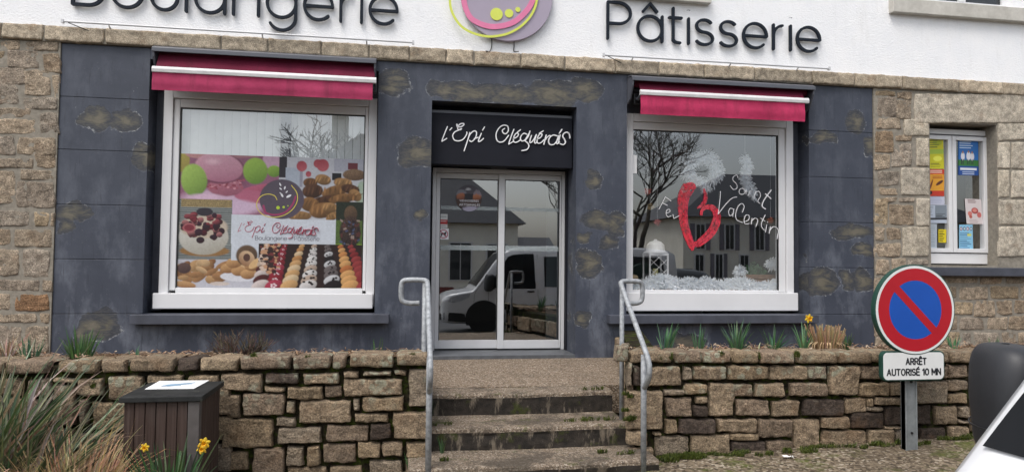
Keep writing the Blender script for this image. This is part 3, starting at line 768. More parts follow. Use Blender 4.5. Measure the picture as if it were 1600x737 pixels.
def raised_word(sign_label, word, x0, x1, zb, xh, w, mat):
    t = thing('shop_sign', sign_label, 'sign', ((x0+x1)/2, -.06, zb))
    L_, tot = word_strokes(word, .30); sx = (x1-x0)/tot
    for st in L_:
        m = MB()
        for k, s_ in enumerate(st): m.stroke([(x0+p[0]*sx, zb+p[1]*xh) for p in s_], w, -.062-.0012*k, -.032)
        m.build('letter', mat, t)
    return t
yb = -.06
xa, za = W(950, 63, yb); xb, zb_ = W(1284, 81, yb); _, zt_ = W(1284, 42, yb)
raised_word('dark lettering reading Pâtisserie fixed on the white wall', 'Pâtisserie', xa, xb-.02, (za+zb_)/2+.01, .305, .0325, M['letter'])
xa = W(113, 5, yb)[0]; xb, zb2 = W(623, 41, yb)
raised_word('dark lettering reading Boulangerie fixed on the white wall', 'Boulangerie', xa, xb-.02, zb2+.015, .315, .0325, M['letter'])

# round emblem on the wall
cx, cz = W(792, -7, -.06); rx = W(863, -7, -.06)[0]-cx
lg = thing('emblem_sign', 'round mauve emblem sign with pink and lime loops on the white wall', 'sign', (cx, -.05, cz))
m = MB(); m.disc(cx, cz, rx, rx, -.075, -.025, 64); m.build('disc', M['purple'], lg, bevel=.003, seg=1)
def P_(px, py, y=-.08): return W(px, py, y)
def em(pts): return [P_(690+p[0]/8.19, p[1]/8.19) for p in pts]
m = MB(); m.stroke([tuple(v) for v in catmull([Vector((*p, 0)) for p in em([(330,-560),(290,-250),(285,0),(320,140),(380,240),(500,310),(650,345),(820,325),(950,270),(1080,150),(1160,20),(1185,-120),(1150,-300)])], 6)], .062, -.086, -.0755)
m.build('pink_loop', M['pink'], lg)
m = MB(); m.stroke([tuple(v) for v in catmull([Vector((*p, 0)) for p in em([(420,-250),(330,-330),(210,-300),(120,-150),(108,60),(160,220),(260,350),(400,430),(560,470),(700,468),(860,430),(1010,345),(1130,220),(1200,80),(1220,-80),(1190,-280),(1080,-480)])], 6)], .027, -.094, -.0875)
m.build('lime_loop', M['lime'], lg)
for (dx, dy, r) in ((703,185,76),(863,174,52),(976,127,31)):
    q = em([(dx, dy)])[0]; m = MB(); m.disc(q[0], q[1], r/8.19/128, r/8.19/128, -.084, -.0755, 24); m.build('dot', M['lime'], lg)
for (dx, dy, an) in ((640,-200,120),(800,-190,50),(600,-330,125),(790,-330,55),(690,-450,90)):
    q = em([(dx, dy)])[0]; m = MB(); a = math.radians(an)
    pts = [(q[0]+.10*math.cos(t_)*math.cos(a)-.045*math.sin(t_)*math.sin(a), q[1]+.10*math.cos(t_)*math.sin(a)+.045*math.sin(t_)*math.cos(a)) for t_ in [2*math.pi*k/16 for k in range(16)]]
    m.prism(pts, -.084, -.0755); m.build('wheat_grain', M['white_letter'], lg)
for px in (768, 803):
    a_ = P_(px, 56, -.03); b_ = W(px-2 if px < 790 else px+1, 84, -.075)
    m = MB(); m.tube([(p.x, p.y, p.z) for p in catmull([Vector((a_[0], -.03, a_[1]+.05)), Vector((a_[0]+.004, -.028, (a_[1]+b_[1])/2)), Vector((b_[0], -.03, b_[1]+.04)), Vector((b_[0]+.05*(1 if px > 790 else -1), -.066, b_[1]+.03))], 5)], .006, 6)
    m.build('cable', M['gasket'], lg)
# slim rods below the letters
def rod(p0, p1, label):
    a_ = W(*p0, -.10); b_ = W(*p1, -.10)
    t = thing('sign_light_rail', label, 'light rail', ((a_[0]+b_[0])/2, -.1, (a_[1]+b_[1])/2))
    z = (a_[1]+b_[1])/2
    m = MB(); m.tube([(a_[0], -.10, z), (b_[0], -.10, z)], .011, 8); m.build('rail', M['alu'], t)
    for k in (.12, .55, .86):
        x = a_[0]+(b_[0]-a_[0])*k; m = MB(); m.tube([(x, -.10, z-.012), (x, -.06, z-.03), (x, -.012, z-.035)], .008, 6); m.build('bracket', M['alu'], t)
    for x in (a_[0]-.012, b_[0]+.012):
        m = MB(); m.box(x-.012, x+.012, -.115, -.085, z-.02, z+.02); m.build('end_cap', M['alu'], t)
    m = MB(); x = a_[0]+.1; m.tube([(v.x, v.y, v.z) for v in catmull([Vector((x-.06, -.10, z-.01)), Vector((x+.06, -.07, z-.05)), Vector((x+.2, -.03, z-.09)), Vector((x+.28, -.02, z-.085))], 5)], .005, 5); m.build('cable', M['gasket'], t)
    return t
rod((100, 30), (644, 70), 'thin metal light rail under the lettering reading Boulangerie')
rod((945, 89), (1294, 105), 'thin metal light rail under the lettering reading Pâtisserie')

# ------------------------------------------------------------------ entrance fascia with its script lettering
x0, zlo = W(675.5, 259, .14); x1, _ = W(893, 259, .14)
zlo = (W(676, 260, .14)[1]+W(880, 258.5, .14)[1])/2
fs = thing('fascia_sign', 'dark fascia panel with white script lettering above the sliding door', 'sign', ((x0+x1)/2, .14, zlo))
m = MB(); m.box(.363, 2.052, .14, .298, zlo, 2.80); m.build('panel', M['fascia'], fs, bevel=.004)
m = MB(); m.box(.363, 2.052, .15, .298, 2.802, 2.835); m.build('top_rail', M['hood'], fs, bevel=.003)
SCRIPT = [
 [(140,128),(120,175),(78,285),(92,285),(132,262)], [(190,142),(168,166)],
 [(262,118),(246,100),(252,128),(290,130),(325,110),(322,92),(285,98),(258,130),(262,160),(290,162),(300,150),(265,168),(222,190),(200,230),(218,278),(265,290),(320,270),(358,215),(360,190)],
 [(395,195),(372,275),(330,402)], [(372,275),(398,215),(440,178),(470,190),(465,240),(440,280),(410,298),(392,285)], [(445,265),(490,250)],
 [(525,205),(492,290),(515,292),(550,262)], [(562,132),(540,168)],
 [(790,150),(765,170),(775,200),(805,208),(832,175),(825,125),(780,112),(730,140),(695,205),(700,275),(735,305),(785,290),(835,228)],
 [(895,160),(870,225),(838,320),(850,320),(890,295)],
 [(890,265),(930,245),(948,215),(930,200),(905,225),(890,270),(900,305),(935,302),(975,275)], [(970,165),(935,192)],
 [(1040,215),(1010,205),(980,230),(970,265),(985,292),(1020,280),(1050,235),(1062,210)], [(1078,180),(1058,240),(1020,290)], [(1020,290),(1055,320),(1065,355),(1040,390),(985,402)],
 [(1095,230),(1078,285),(1082,312),(1115,285),(1150,220)], [(1150,220),(1130,300),(1140,318),(1160,300)],
 [(1160,270),(1200,250),(1215,218),(1195,210),(1170,240),(1158,290),(1170,318),(1205,310),(1235,280)], [(1228,178),(1185,205)],
 [(1262,225),(1235,330)], [(1245,290),(1272,250),(1300,232),(1318,240)],
 [(1385,235),(1345,225),(1305,250),(1288,295),(1305,332),(1350,330),(1390,280),(1402,232)], [(1402,232),(1380,310),(1390,325),(1412,305)],
 [(1420,225),(1398,320)], [(1440,162),(1412,205)],
 [(1530,260),(1525,220),(1500,195),(1465,205),(1450,240),(1470,275),(1480,310),(1455,335),(1420,325)],
]
def script(mb, f, w, y0, y1, k=6):
    for i, s_ in enumerate(SCRIPT):
        pts = [f(*p) for p in s_]
        mb.stroke([(v.x, v.y) for v in catmull([Vector((p[0], p[1], 0)) for p in pts], k)], w, y0-.0007*i, y1)
m = MB(); script(m, lambda x, y: W(680+x/7.27, 180+y/7.27, .118), .0125, .132, .139)
m.build('lettering', M['white_letter'], fs)

# ------------------------------------------------------------------ awnings
def awning(label, p_hood0, p_hood1, p_bar0, p_bar1, p_val0, p_val1, n, mat):
    """pixel pairs: hood front edge, bar (left/right, mid line), valance bottom"""
    yh, ybar = -.20, -.24
    h0 = W(*p_hood0, yh); h1 = W(*p_hood1, yh); zh = (h0[1]+h1[1])/2
    b0 = W(*p_bar0, ybar); b1 = W(*p_bar1, ybar); zb = (b0[1]+b1[1])/2
    v0 = W(*p_val0, ybar); v1 = W(*p_val1, ybar); zv = (v0[1]+v1[1])/2
    t = thing('awning', label, 'awning', ((h0[0]+h1[0])/2, 0, zh), 'retracted awnings over the shop windows')
    m = MB(); m.xprism([(-.002, zh+.075), (-.002, zh+.095), (-.15, zh+.075), (yh-.01, zh+.045), (yh-.01, zh), (yh+.004, zh), (yh+.004, zh+.03), (-.15, zh+.06)], h0[0], h1[0])
    m.build('hood', M['hood'], t, bevel=.004, seg=1, fix=True)
    for x in (h0[0]+.004, h1[0]-.024):
        m = MB(); m.xprism([(-.002, zh+.074), (-.14, zh+.056), (yh+.002, zh+.025), (yh+.01, zh-.05), (-.10, zh-.20), (-.002, zh-.24)], x, x+.02); m.build('end_plate', M['hood'], t, bevel=.003, seg=1, fix=True)
    # rolled cloth running down to the front bar
    def cloth_mesh(prof, xa, xb, nx, wave, seed):
        m = MB(); vs = []; fs = []; K = len(prof)
        for j, (y, z) in enumerate(prof):
            for i in range(nx+1):
                x = xa+(xb-xa)*i/nx; f = j/(K-1)
                d = wave*f*(noise.noise(Vector((x*2.1, seed, z*1.2)))+.6*noise.noise(Vector((x*5.5, seed+4, z*3))))
                vs.append((x, y+d, z+.25*d))
        for j in range(K-1):
            for i in range(nx): fs.append((j*(nx+1)+i, (j+1)*(nx+1)+i, (j+1)*(nx+1)+i+1, j*(nx+1)+i+1))
        m.add(vs, fs); return m
    xa, xb = b0[0]+.02, b1[0]-.02
    pr = [(-.10+(ybar+.02+.10)*k/8, zh+.05+(zb+.02-zh-.05)*k/8-.02*math.sin(math.pi*k/8)) for k in range(9)]
    cloth_mesh(pr, xa, xb, 40, .01, n).build('cloth', M['awn_shaded'], t, smooth=True)
    m = MB(); m.xprism([(ybar-.022, zb-.030), (ybar-.028, zb+.005), (ybar-.014, zb+.034), (ybar+.020, zb+.034), (ybar+.024, zb-.030)], b0[0], b1[0]); m.build('front_bar', M['bar'], t, bevel=.005, fix=True)
    pr = [(ybar-.012+.004*math.sin(k*.8), zb-.028+(zv-zb+.028)*k/10) for k in range(11)]
    cloth_mesh(pr, b0[0]+.004, v1[0], 70, .022, n+9).build('valance', mat, t, smooth=True)
    for x in (xa+.0, xb-.03):
        m = MB(); m.tube([(x, -.015, zb-.02), (x, -.12, zb-.05), (x, ybar+.03, zb-.015)], .018, 8); m.build('arm', M['hood'], t)
        m = MB(); m.box(x-.03, x+.05, -.06, -.002, zb-.09, zb+.03); m.build('bracket', M['black'], t, bevel=.006)
    m = MB(); m.tube([(h0[0]+.06, -.075, zh+.0), (h1[0]-.06, -.075, zh+.0)], .05, 16); m.build('roller', M['awn_shaded'], t, smooth=True)
    return t
awning('faded raspberry awning over the window covered by the pastry poster', (237, 82), (588, 98), (238, 109), (588, 126), (236, 140), (582, 157), 1, M['awn'])
awning('brighter raspberry awning over the window painted with a red heart', (988, 130), (1274, 137), (1000, 147), (1263, 156), (1001, 181), (1257, 188), 5, M['awn_bright'])

# ------------------------------------------------------------------ printed surfaces: small colour rasters turned into fine vertex grids
class Paint:
    def __init__(s, w, h, bg, seed=1):
        s.w, s.h = w, h; s.a = np.zeros((h, w, 3)); s.a[:] = np.array(bg)
        s.yy, s.xx = np.mgrid[0:h, 0:w]; s.r = np.random.RandomState(seed); s.sx = s.sy = 1; s.ox = s.oy = 0
    def fr(s, ox, oy, sx, sy): s.ox, s.oy, s.sx, s.sy = ox, oy, sx, sy
    def X(s, x): return (x-s.ox)*s.sx
    def Y(s, y): return (y-s.oy)*s.sy
    def rect(s, x0, y0, x1, y1, c, var=0):
        a, b, c0, d = int(max(0, s.X(x0))), int(max(0, s.Y(y0))), int(min(s.w, s.X(x1))), int(min(s.h, s.Y(y1)))
        if c0 <= a or d <= b: return
        s.a[b:d, a:c0] = np.array(c)*(1+var*(s.r.rand(d-b, c0-a, 1)-.5)*2)
    def ell(s, x, y, rx, ry, c, c2=None, rot=0, soft=.12, var=0):
        x, y, rx, ry = s.X(x), s.Y(y), rx*s.sx, ry*s.sy; t = math.radians(rot)
        u = ((s.xx-x)*math.cos(t)+(s.yy-y)*math.sin(t))/rx; v = (-(s.xx-x)*math.sin(t)+(s.yy-y)*math.cos(t))/ry
        d = np.sqrt(u*u+v*v); al = np.clip((1-d)/soft, 0, 1)[..., None]
        k = np.clip(.5-.5*v-.35*u*.5, 0, 1)[..., None]
        colr = np.array(c) if c2 is None else np.array(c2)*(1-k)+np.array(c)*k
        if var: colr = colr*(1+var*(s.r.rand(s.h, s.w, 1)-.5)*2)
        s.a = s.a*(1-al)+al*colr
    def grid(s, name, m, quad, y, parent=None):
        """quad TL,TR,BR,BL in (x,z)"""
        h, w = s.h, s.w; u = np.linspace(0, 1, w); v = np.linspace(0, 1, h); U, V = np.meshgrid(u, v)
        q = [np.array(p) for p in quad]
        P = ((1-U)*(1-V))[..., None]*q[0]+(U*(1-V))[..., None]*q[1]+(U*V)[..., None]*q[2]+((1-U)*V)[..., None]*q[3]
        vs = np.zeros((h*w, 3)); vs[:, 0] = P[..., 0].ravel(); vs[:, 2] = P[..., 1].ravel(); vs[:, 1] = y
        i = np.arange(h*w).reshape(h, w)
        fs = np.stack([i[:-1, :-1], i[1:, :-1], i[1:, 1:], i[:-1, 1:]], -1).reshape(-1, 4)
        me = bpy.data.meshes.new(name); me.from_pydata(vs.tolist(), [], fs.tolist())
        a = me.color_attributes.new('tint', 'FLOAT_COLOR', 'POINT')
        a.data.foreach_set('color', np.concatenate([np.clip(s.a, 0, 1).reshape(-1, 3), np.ones((h*w, 1))], 1).astype(np.float32).ravel())
        me.materials.append(m); return new_obj(name, me, parent)
S = lambda r, g, b: np.array(srgb(r, g, b))
def pastry_poster():
    p = Paint(310, 218, S(200, 200, 205), 4); p.fr(137, 58, 310/720, 218/507)
    rs = random.Random(8)
    # macarons and sugared almonds
    p.rect(137, 58, 520, 292, S(150, 92, 120)); p.ell(300, 150, 120, 85, S(120, 62, 90), soft=.5); p.ell(330, 52, 120, 18, S(176, 120, 128)); p.ell(490, 70, 40, 40, S(205, 165, 190))
    p.ell(145, 85, 32, 46, S(190, 175, 70), S(150, 135, 60)); p.ell(215, 60, 60, 16, S(200, 140, 140))
    p.ell(300, 240, 190, 60, S(205, 170, 195), soft=.3); p.ell(440, 190, 90, 22, S(190, 90, 120), S(160, 70, 100), rot=-12); p.ell(415, 215, 75, 26, S(185, 95, 125), rot=6)
    p.ell(312, 182, 72, 36, S(188, 110, 130), S(150, 82, 105))
    for k in range(60): p.ell(244+rs.random()*138, 150+rs.random()*38, 6, 4, S(*rs.choice([(150, 60, 80), (210, 140, 155), (170, 80, 100)])))
    p.ell(290, 112, 98, 60, S(120, 60, 85), soft=.1); p.ell(286, 107, 95, 57, S(226, 168, 186), S(172, 104, 130), rot=6, soft=.08); p.ell(262, 84, 40, 18, S(232, 185, 200), soft=.8)
    p.ell(425, 116, 50, 54, S(165, 205, 70), S(95, 135, 40)); p.ell(497, 115, 28, 24, S(150, 190, 60), S(95, 135, 40))
    p.ell(193, 158, 52, 66, S(170, 205, 85), S(105, 140, 50), rot=-10)
    p.ell(330, 255, 130, 34, S(208, 178, 205), soft=.4); p.ell(240, 220, 80, 16, S(216, 180, 205), soft=.5)
    # croissant counter
    p.rect(520, 58, 860, 304, S(190, 192, 200)); p.rect(520, 58, 550, 140, S(45, 40, 48)); p.rect(590, 75, 612, 175, S(150, 150, 165)); p.rect(545, 100, 600, 175, S(170, 180, 195))
    for (x, y, r) in ((605, 92, 22), (668, 80, 18), (688, 86, 26), (632, 122, 12)): p.ell(x, y, r, r, S(165, 50, 65), S(190, 90, 100))
    p.rect(728, 118, 765, 145, S(25, 25, 30)); p.rect(735, 60, 860, 110, S(170, 172, 185)); p.rect(790, 75, 830, 100, S(110, 40, 50)); p.ell(815, 120, 50, 24, S(140, 110, 80), S(90, 65, 45), var=.3)
    p.ell(845, 200, 24, 60, S(165, 185, 165))
    for (x, y, a, b_, r) in ((640,155,30,20,0),(690,142,34,22,10),(770,152,40,20,5),(650,188,44,30,-5),(740,186,60,24,-16),(800,176,40,20,10),(820,200,30,22,40),(700,225,70,22,-12),(770,214,60,20,-10),(640,240,40,30,10),(690,262,56,32,-10),(600,285,50,20,0),(730,285,30,16,-30),(720,250,36,20,5)):
        c = S(*rs.choice([(150, 105, 55), (120, 78, 40), (175, 130, 75), (95, 60, 36)]))
        p.ell(x, y, a, b_, c, c*.28, rot=r)
        for k in range(5): p.ell(x-a*.7+k*a*.35, y-b_*.1, a*.10, b_*.75, c*rs.choice([.45, 1.25]), rot=18+r, soft=.6)
    # jar in the grass
    p.rect(747, 230, 860, 435, S(38, 46, 34), .4); p.rect(747, 300, 860, 400, S(80, 105, 45), .35); p.rect(747, 395, 860, 436, S(140, 175, 40), .25)
    p.ell(803, 275, 28, 36, S(110, 85, 60), S(60, 45, 38), var=.3); p.ell(802, 345, 45, 66, S(78, 58, 50), S(36, 28, 30), var=.6)
    for k in range(46): p.ell(765+rs.random()*76, 300+rs.random()*100, 4, 8, S(*rs.choice([(150, 130, 120), (40, 30, 34), (90, 50, 46), (70, 80, 110)])), rot=rs.random()*180)
    # fruit cake on slats
    p.rect(137, 232, 342, 462, S(100, 106, 106))
    for k in range(32): p.rect(137, 232+k*7.4, 342, 234.5+k*7.4, S(150, 156, 152))
    p.rect(150, 232, 340, 262, S(150, 130, 85), .35); p.ell(240, 425, 100, 22, S(150, 110, 60)); p.ell(235, 372, 96, 70, S(214, 212, 205), S(170, 165, 150), soft=.05)
    p.ell(234, 335, 96, 46, S(196, 180, 160))
    for k in range(56):
        a = rs.random()*6.28; q = math.sqrt(rs.random()); p.ell(232+84*q*math.cos(a), 333+52*q*math.sin(a), rs.uniform(9, 17), rs.uniform(8, 14), S(*rs.choice([(140, 40, 55), (95, 25, 40), (60, 30, 50), (165, 70, 80), (45, 30, 45), (190, 120, 120)])), S(50, 15, 25))
    p.ell(236, 277, 33, 17, S(50, 45, 55)); p.ell(180, 338, 26, 19, S(175, 95, 100)); p.ell(180, 338, 20, 13, S(130, 40, 55))
    # breads
    p.rect(137, 460, 447, 566, S(190, 190, 200))
    for k in range(64):
        x = 140+rs.random()*300; y = 468+rs.random()*70*(1 if x < 300 else .7)
        c = S(*rs.choice([(205, 160, 105), (180, 130, 80), (222, 182, 130), (160, 108, 66)])); p.ell(x, y, rs.uniform(16, 36), rs.uniform(10, 18), c, c*.45, rot=rs.uniform(-40, 30))
    p.ell(165, 490, 28, 22, S(105, 80, 75), S(70, 50, 50)); p.ell(170, 552, 44, 14, S(205, 160, 105), S(140, 95, 55), rot=8); p.ell(375, 520, 76, 20, S(215, 215, 222), soft=.05); p.ell(300, 548, 40, 8, S(205, 190, 180))
    for (x, y) in ((330, 490), (370, 500), (405, 512), (350, 470), (420, 480)): p.ell(x, y, 30, 20, S(214, 165, 105), S(130, 85, 48))
    # label
    p.rect(340, 286, 520, 398, S(205, 212, 222)); p.rect(500, 300, 746, 398, S(205, 212, 222)); p.rect(342, 396, 448, 462, S(205, 212, 222))
    p.ell(400, 440, 44, 42, S(110, 85, 62), S(70, 52, 40), var=.25); p.ell(400, 452, 34, 30, S(214, 180, 140), S(150, 105, 70), rot=40); p.ell(400, 448, 14, 16, S(90, 60, 50)); p.ell(432, 470, 30, 14, S(220, 178, 120), rot=-40)
    # trays of cakes
    p.rect(446, 396, 853, 566, S(48, 32, 30))
    cols = [(470, 455, [(215, 190, 165), (90, 40, 40), (225, 210, 205)]), (545, 505, [(160, 30, 55), (185, 50, 80), (150, 25, 45)]), (612, 565, [(225, 175, 110), (205, 145, 80), (235, 205, 160)]), (660, 640, [(225, 220, 218), (205, 180, 160), (235, 232, 230)]), (712, 735, [(215, 215, 218), (40, 34, 36), (120, 110, 110)]), (765, 805, [(225, 150, 75), (205, 120, 55), (235, 175, 100)]), (805, 865, [(150, 40, 45), (170, 60, 60)])]
    for k in range(9):
        f = k/8; y = 402+152*f**1.15; r = 10+20*f
        for (xt, xb_, cs) in cols:
            x = xt+(xb_-xt)*f; c = S(*rs.choice(cs)); p.ell(x, y, r*1.25, r*.72, c, c*.4, rot=-18)
            if cs[0][0] > 214 and cs[0][2] > 200: 
                for q in range(4): p.ell(x+rs.uniform(-.7, .7)*r, y+rs.uniform(-.5, .4)*r, r*.2, r*.16, S(35, 25, 28))
            if cs[0][1] == 30:
                for q in range(5): p.ell(x+math.cos(q*1.257)*r*.3, y+math.sin(q*1.257)*r*.2, r*.16, r*.12, S(225, 200, 205))
    for k in range(80): p.ell(452+rs.random()*70, 398+rs.random()*110, rs.uniform(5, 14), rs.uniform(4, 8), S(*rs.choice([(60, 40, 38), (215, 190, 170), (200, 150, 110), (120, 50, 50)])))
    # emblem ground
    p.ell(530, 222, 88, 78, S(88, 78, 92), soft=.03)
    n1 = p.r.rand(p.h, p.w, 1); n2 = np.kron(p.r.rand(p.h//3+1, p.w//3+1, 1), np.ones((3, 3, 1)))[:p.h, :p.w]
    p.a *= (1+.10*(n1-.5))*(1+.10*(n2-.5))
    gm = p.a.mean(2, keepdims=True); p.a = gm+(p.a-gm)*.88
    p.a *= .80
    return p
pq = [W(278, 240.5, .184), W(570, 248.5, .184), W(566.5, 449.5, .184), W(272, 449.5, .184)]
x0, x1 = -2.394, -.394; zt1 = (pq[0][1]+pq[1][1])/2; zb1 = .753
post = pastry_poster()
wp = thing('window_poster', 'large printed vinyl of macarons, croissants and cakes filling the left shop window', 'poster', (-1.4, .184, zb1))
o = post.grid('print', M['print'], [(x0, zt1), (x1, zt1), (x1, zb1), (x0, zb1)], .1845, wp)
PU = lambda x, y: (x0+(x1-x0)*(x-137)/720, zt1+(zb1-zt1)*(y-58)/507)
def ink(name, c): return simple(name, tuple(S(*c)), .5, .05)
M['p_red'] = ink('print_red_ink', (165, 50, 75)); M['p_grey'] = ink('print_grey_ink', (110, 110, 118)); M['p_gold'] = ink('print_gold_ink', (200, 185, 80)); M['p_rose'] = ink('print_rose_ink', (140, 50, 90)); M['p_white'] = ink('print_white_ink', (215, 215, 220)); M['p_lime'] = ink('print_lime_ink', (165, 190, 50))
m = MB(); script(m, lambda x, y: PU(365+(x-78)*(678-365)/1455, 310+(y-90)*.205), .0052, .1835, .184, 4); m.build('script_lettering', M['p_red'], wp)
def flat_word(mb, word, f, wd, y):
    L_, tot = word_strokes(word, .3); i = 0
    for st in L_:
        for s_ in st: mb.stroke([f(p[0]/tot, p[1]) for p in s_], wd, y-.0002*(i % 3), y+.0005); i += 1
m = MB(); flat_word(m, 'Boulangerie', lambda u, v: PU(432+u*122, 382-v*11), .0055, .1835); flat_word(m, 'Pâtisserie', lambda u, v: PU(584+u*98, 382-v*11), .0055, .1835); m.build('small_lettering', M['p_grey'], wp)
E_ = lambda x, y: PU((380+x/6.408-220)*2.4575, (270+y/6.408-220)*2.4575)
m = MB(); m.stroke([(v.x, v.y) for v in catmull([Vector((*E_(*q), 0)) for q in [(190,380),(175,330),(200,400),(300,420),(400,390),(470,310),(500,230)]], 5)], .022, .1836, .184); m.build('rose_loop', M['p_rose'], wp)
m = MB(); m.stroke([(v.x, v.y) for v in catmull([Vector((*E_(*q), 0)) for q in [(310,268),(285,228),(220,212),(150,235),(108,300),(120,370),(190,430),(290,445),(400,415),(480,350),(518,270),(510,190),(455,118)]], 5)], .009, .1830, .1835); m.build('gold_loop', M['p_gold'], wp)
m = MB()
for (x, y, r) in ((323, 347, 28), (380, 340, 19), (423, 326, 10)): q = E_(x, y); m.disc(q[0], q[1], r*.00071, r*.00071, .1833, .1838, 16)
m.build('dot', M['p_lime'], wp)
m = MB()
for (x, y, an, ln) in ((340, 112, 115, 30), (345, 155, 140, 26), (387, 145, 75, 30), (408, 185, 45, 24), (360, 220, 120, 38), (430, 228, 30, 46), (345, 200, 140, 20)):
    q = E_(x, y); a = math.radians(an); k = .00068*ln
    m.prism([(q[0]+k*math.cos(t_)*math.cos(a)-k*.42*math.sin(t_)*math.sin(a), q[1]+k*math.cos(t_)*math.sin(a)+k*.42*math.sin(t_)*math.cos(a)) for t_ in [2*math.pi*j/12 for j in range(12)]], .1828, .1836)
m.build('wheat_grain', M['p_white'], wp)

# stickers on the door
def flat_text(s_, size, x, z, y, mat, name, parent, align='CENTER', sx=1.0):
    cu = bpy.data.curves.new(name, 'FONT'); cu.body = s_; cu.size = size; cu.align_x = align; cu.align_y = 'CENTER'; cu.extrude = .0006; cu.resolution_u = 3
    o = bpy.data.objects.new(name, cu); col.objects.link(o); bpy.context.view_layer.update()
    me = bpy.data.meshes.new_from_object(o.evaluated_get(bpy.context.evaluated_depsgraph_get())); bpy.data.objects.remove(o)
    me.transform(Matrix.Translation((x, y, z)) @ Matrix.Rotation(math.pi/2, 4, 'X') @ Matrix.Diagonal((sx, 1, 1, 1)))
    me.materials.clear(); me.materials.append(mat)
    return new_obj(name, me, parent)
yd = .528
def G(px, py): return W(px, py, yd-.006)
cxs, czs = G(732.5, 309.5); rs_ = G(753, 309)[0]-cxs
st = thing('round_sticker', 'round brown sticker with pastries and white words on the door glass', 'sticker', (cxs, yd, czs-rs_))
p = Paint(64, 64, S(60, 50, 52), 3)
p.fr(0, 0, 1, 1); p.ell(32, 10, 26, 14, S(80, 75, 84)); p.ell(12, 20, 14, 10, S(130, 130, 140)); p.ell(54, 20, 12, 10, S(140, 130, 140)); p.ell(30, 10, 6, 4, S(190, 190, 195)); p.ell(15, 28, 14, 9, S(190, 120, 85), S(110, 60, 40)); p.ell(50, 29, 13, 8, S(195, 125, 85), S(120, 65, 40))
p.rect(0, 37, 64, 52, S(70, 48, 40)); p.ell(38, 58, 22, 7, S(175, 170, 190)); p.rect(22, 22, 42, 34, S(40, 38, 44)); p.a *= .8
vs = []; fs = []; cs = []
n = 40; rings = 16
for i in range(rings+1):
    for k in range(n):
        u = i/rings*math.cos(2*math.pi*k/n); v = i/rings*math.sin(2*math.pi*k/n); vs.append((cxs+u*rs_, yd-.004, czs+v*rs_)); cs.append(tuple(p.a[int(min(63, (1-v)*32)), int(min(63, (1+u)*32))]))
for i in range(rings):
    for k in range(n): fs.append((i*n+k, (i+1)*n+k, (i+1)*n+(k+1) % n, i*n+(k+1) % n))
mb_ = MB()
for v_, c_ in zip(vs, cs): mb_.v.append(v_); mb_.c.append(c_)
mb_.f = fs; mb_.build('print', M['print'], st, colour=True, fix=True)
flat_text('VIENNOISERIES', .038, cxs+.005, czs-.035, yd-.007, M['p_white'], 'lettering', st, sx=.92); flat_text('ARTISANALES', .044, cxs+.01, czs-.083, yd-.007, M['p_white'], 'lettering', st, sx=.95)
a_ = G(685.5, 334); b_ = G(699, 356)
s1 = thing('notice_sticker', 'small white sticker with a red band on the door glass', 'sticker', ((a_[0]+b_[0])/2, yd, b_[1]))
p = Paint(14, 22, S(205, 205, 205)); p.rect(0, 9, 14, 16, S(165, 35, 40)); p.rect(2, 4, 12, 5, S(120, 140, 140)); p.rect(2, 11, 12, 12, S(215, 190, 190)); p.rect(3, 18, 11, 19, S(140, 140, 140)); p.a *= .85
p.grid('print', M['print'], [(a_[0], a_[1]), (b_[0], a_[1]), (b_[0], b_[1]), (a_[0], b_[1])], yd-.004, s1)
a_ = G(685, 356.8); b_ = G(701, 374)
s2 = thing('no_dogs_sticker', 'small white square sticker with a no dogs pictogram on the door glass', 'sticker', ((a_[0]+b_[0])/2, yd, b_[1]))
m = MB(); m.box(a_[0], b_[0], yd-.005, yd-.004, b_[1], a_[1]); m.build('sheet', M['p_white'], s2)
cx2, cz2 = (a_[0]+b_[0])/2, (a_[1]+b_[1])/2
m = MB(); m.stroke([(cx2+.050*math.cos(k*math.pi/16), cz2+.050*math.sin(k*math.pi/16)) for k in range(33)], .009, yd-.0075, yd-.0055); m.stroke([(cx2-.035, cz2+.035), (cx2+.035, cz2-.035)], .008, yd-.0085, yd-.0078); m.build('prohibition_ring', M['p_red'], s2)
m = MB(); m.prism([(cx2-.034, cz2+.012), (cx2+.012, cz2+.014), (cx2+.022, cz2+.030), (cx2+.040, cz2+.020), (cx2+.030, cz2+.008), (cx2+.024, cz2-.030), (cx2+.014, cz2-.030), (cx2+.010, cz2-.006), (cx2-.016, cz2-.006), (cx2-.020, cz2-.030), (cx2-.031, cz2-.030), (cx2-.030, cz2)], yd-.0070, yd-.0056); m.build('dog_silhouette', M['ink'], s2)

# notices in the small window
def notice(label, quad_px, painter, wd=44):
    y = .205
    q = [W(px, py, y) for (px, py) in quad_px]
    t = thing('notice', label, 'poster', ((q[2][0]+q[3][0])/2, y, min(q[2][1], q[3][1])))
    h = int(wd*abs(q[0][1]-q[3][1])/max(.02, abs(q[1][0]-q[0][0]))); h = max(8, min(h, 120))
    p = Paint(wd, h, S(200, 200, 200), len(label)); p.fr(0, 0, wd/100, h/100); painter(p); p.a *= .9
    p.grid('print', M['print'], q, y-.02 if False else .178, t); return t
NW = lambda *pp: [(1440+x/3.35, 200+y/3.35) for x, y in pp]
def lines(p, x0, y0, x1, n, dy, c, h=1.5):
    r_ = random.Random(n)
    for k in range(n): p.rect(x0, y0+k*dy, x0+(x1-x0)*r_.uniform(.6, 1), y0+k*dy+h, c)
def p1(p):
    p.rect(0, 0, 100, 100, S(205, 200, 40)); p.ell(60, 16, 30, 10, S(170, 180, 40)); lines(p, 10, 8, 90, 4, 7, S(120, 130, 50), 3); p.rect(0, 38, 100, 52, S(165, 190, 70)); p.ell(60, 66, 28, 9, S(235, 235, 90)); lines(p, 20, 82, 95, 3, 5, S(110, 110, 40), 2)
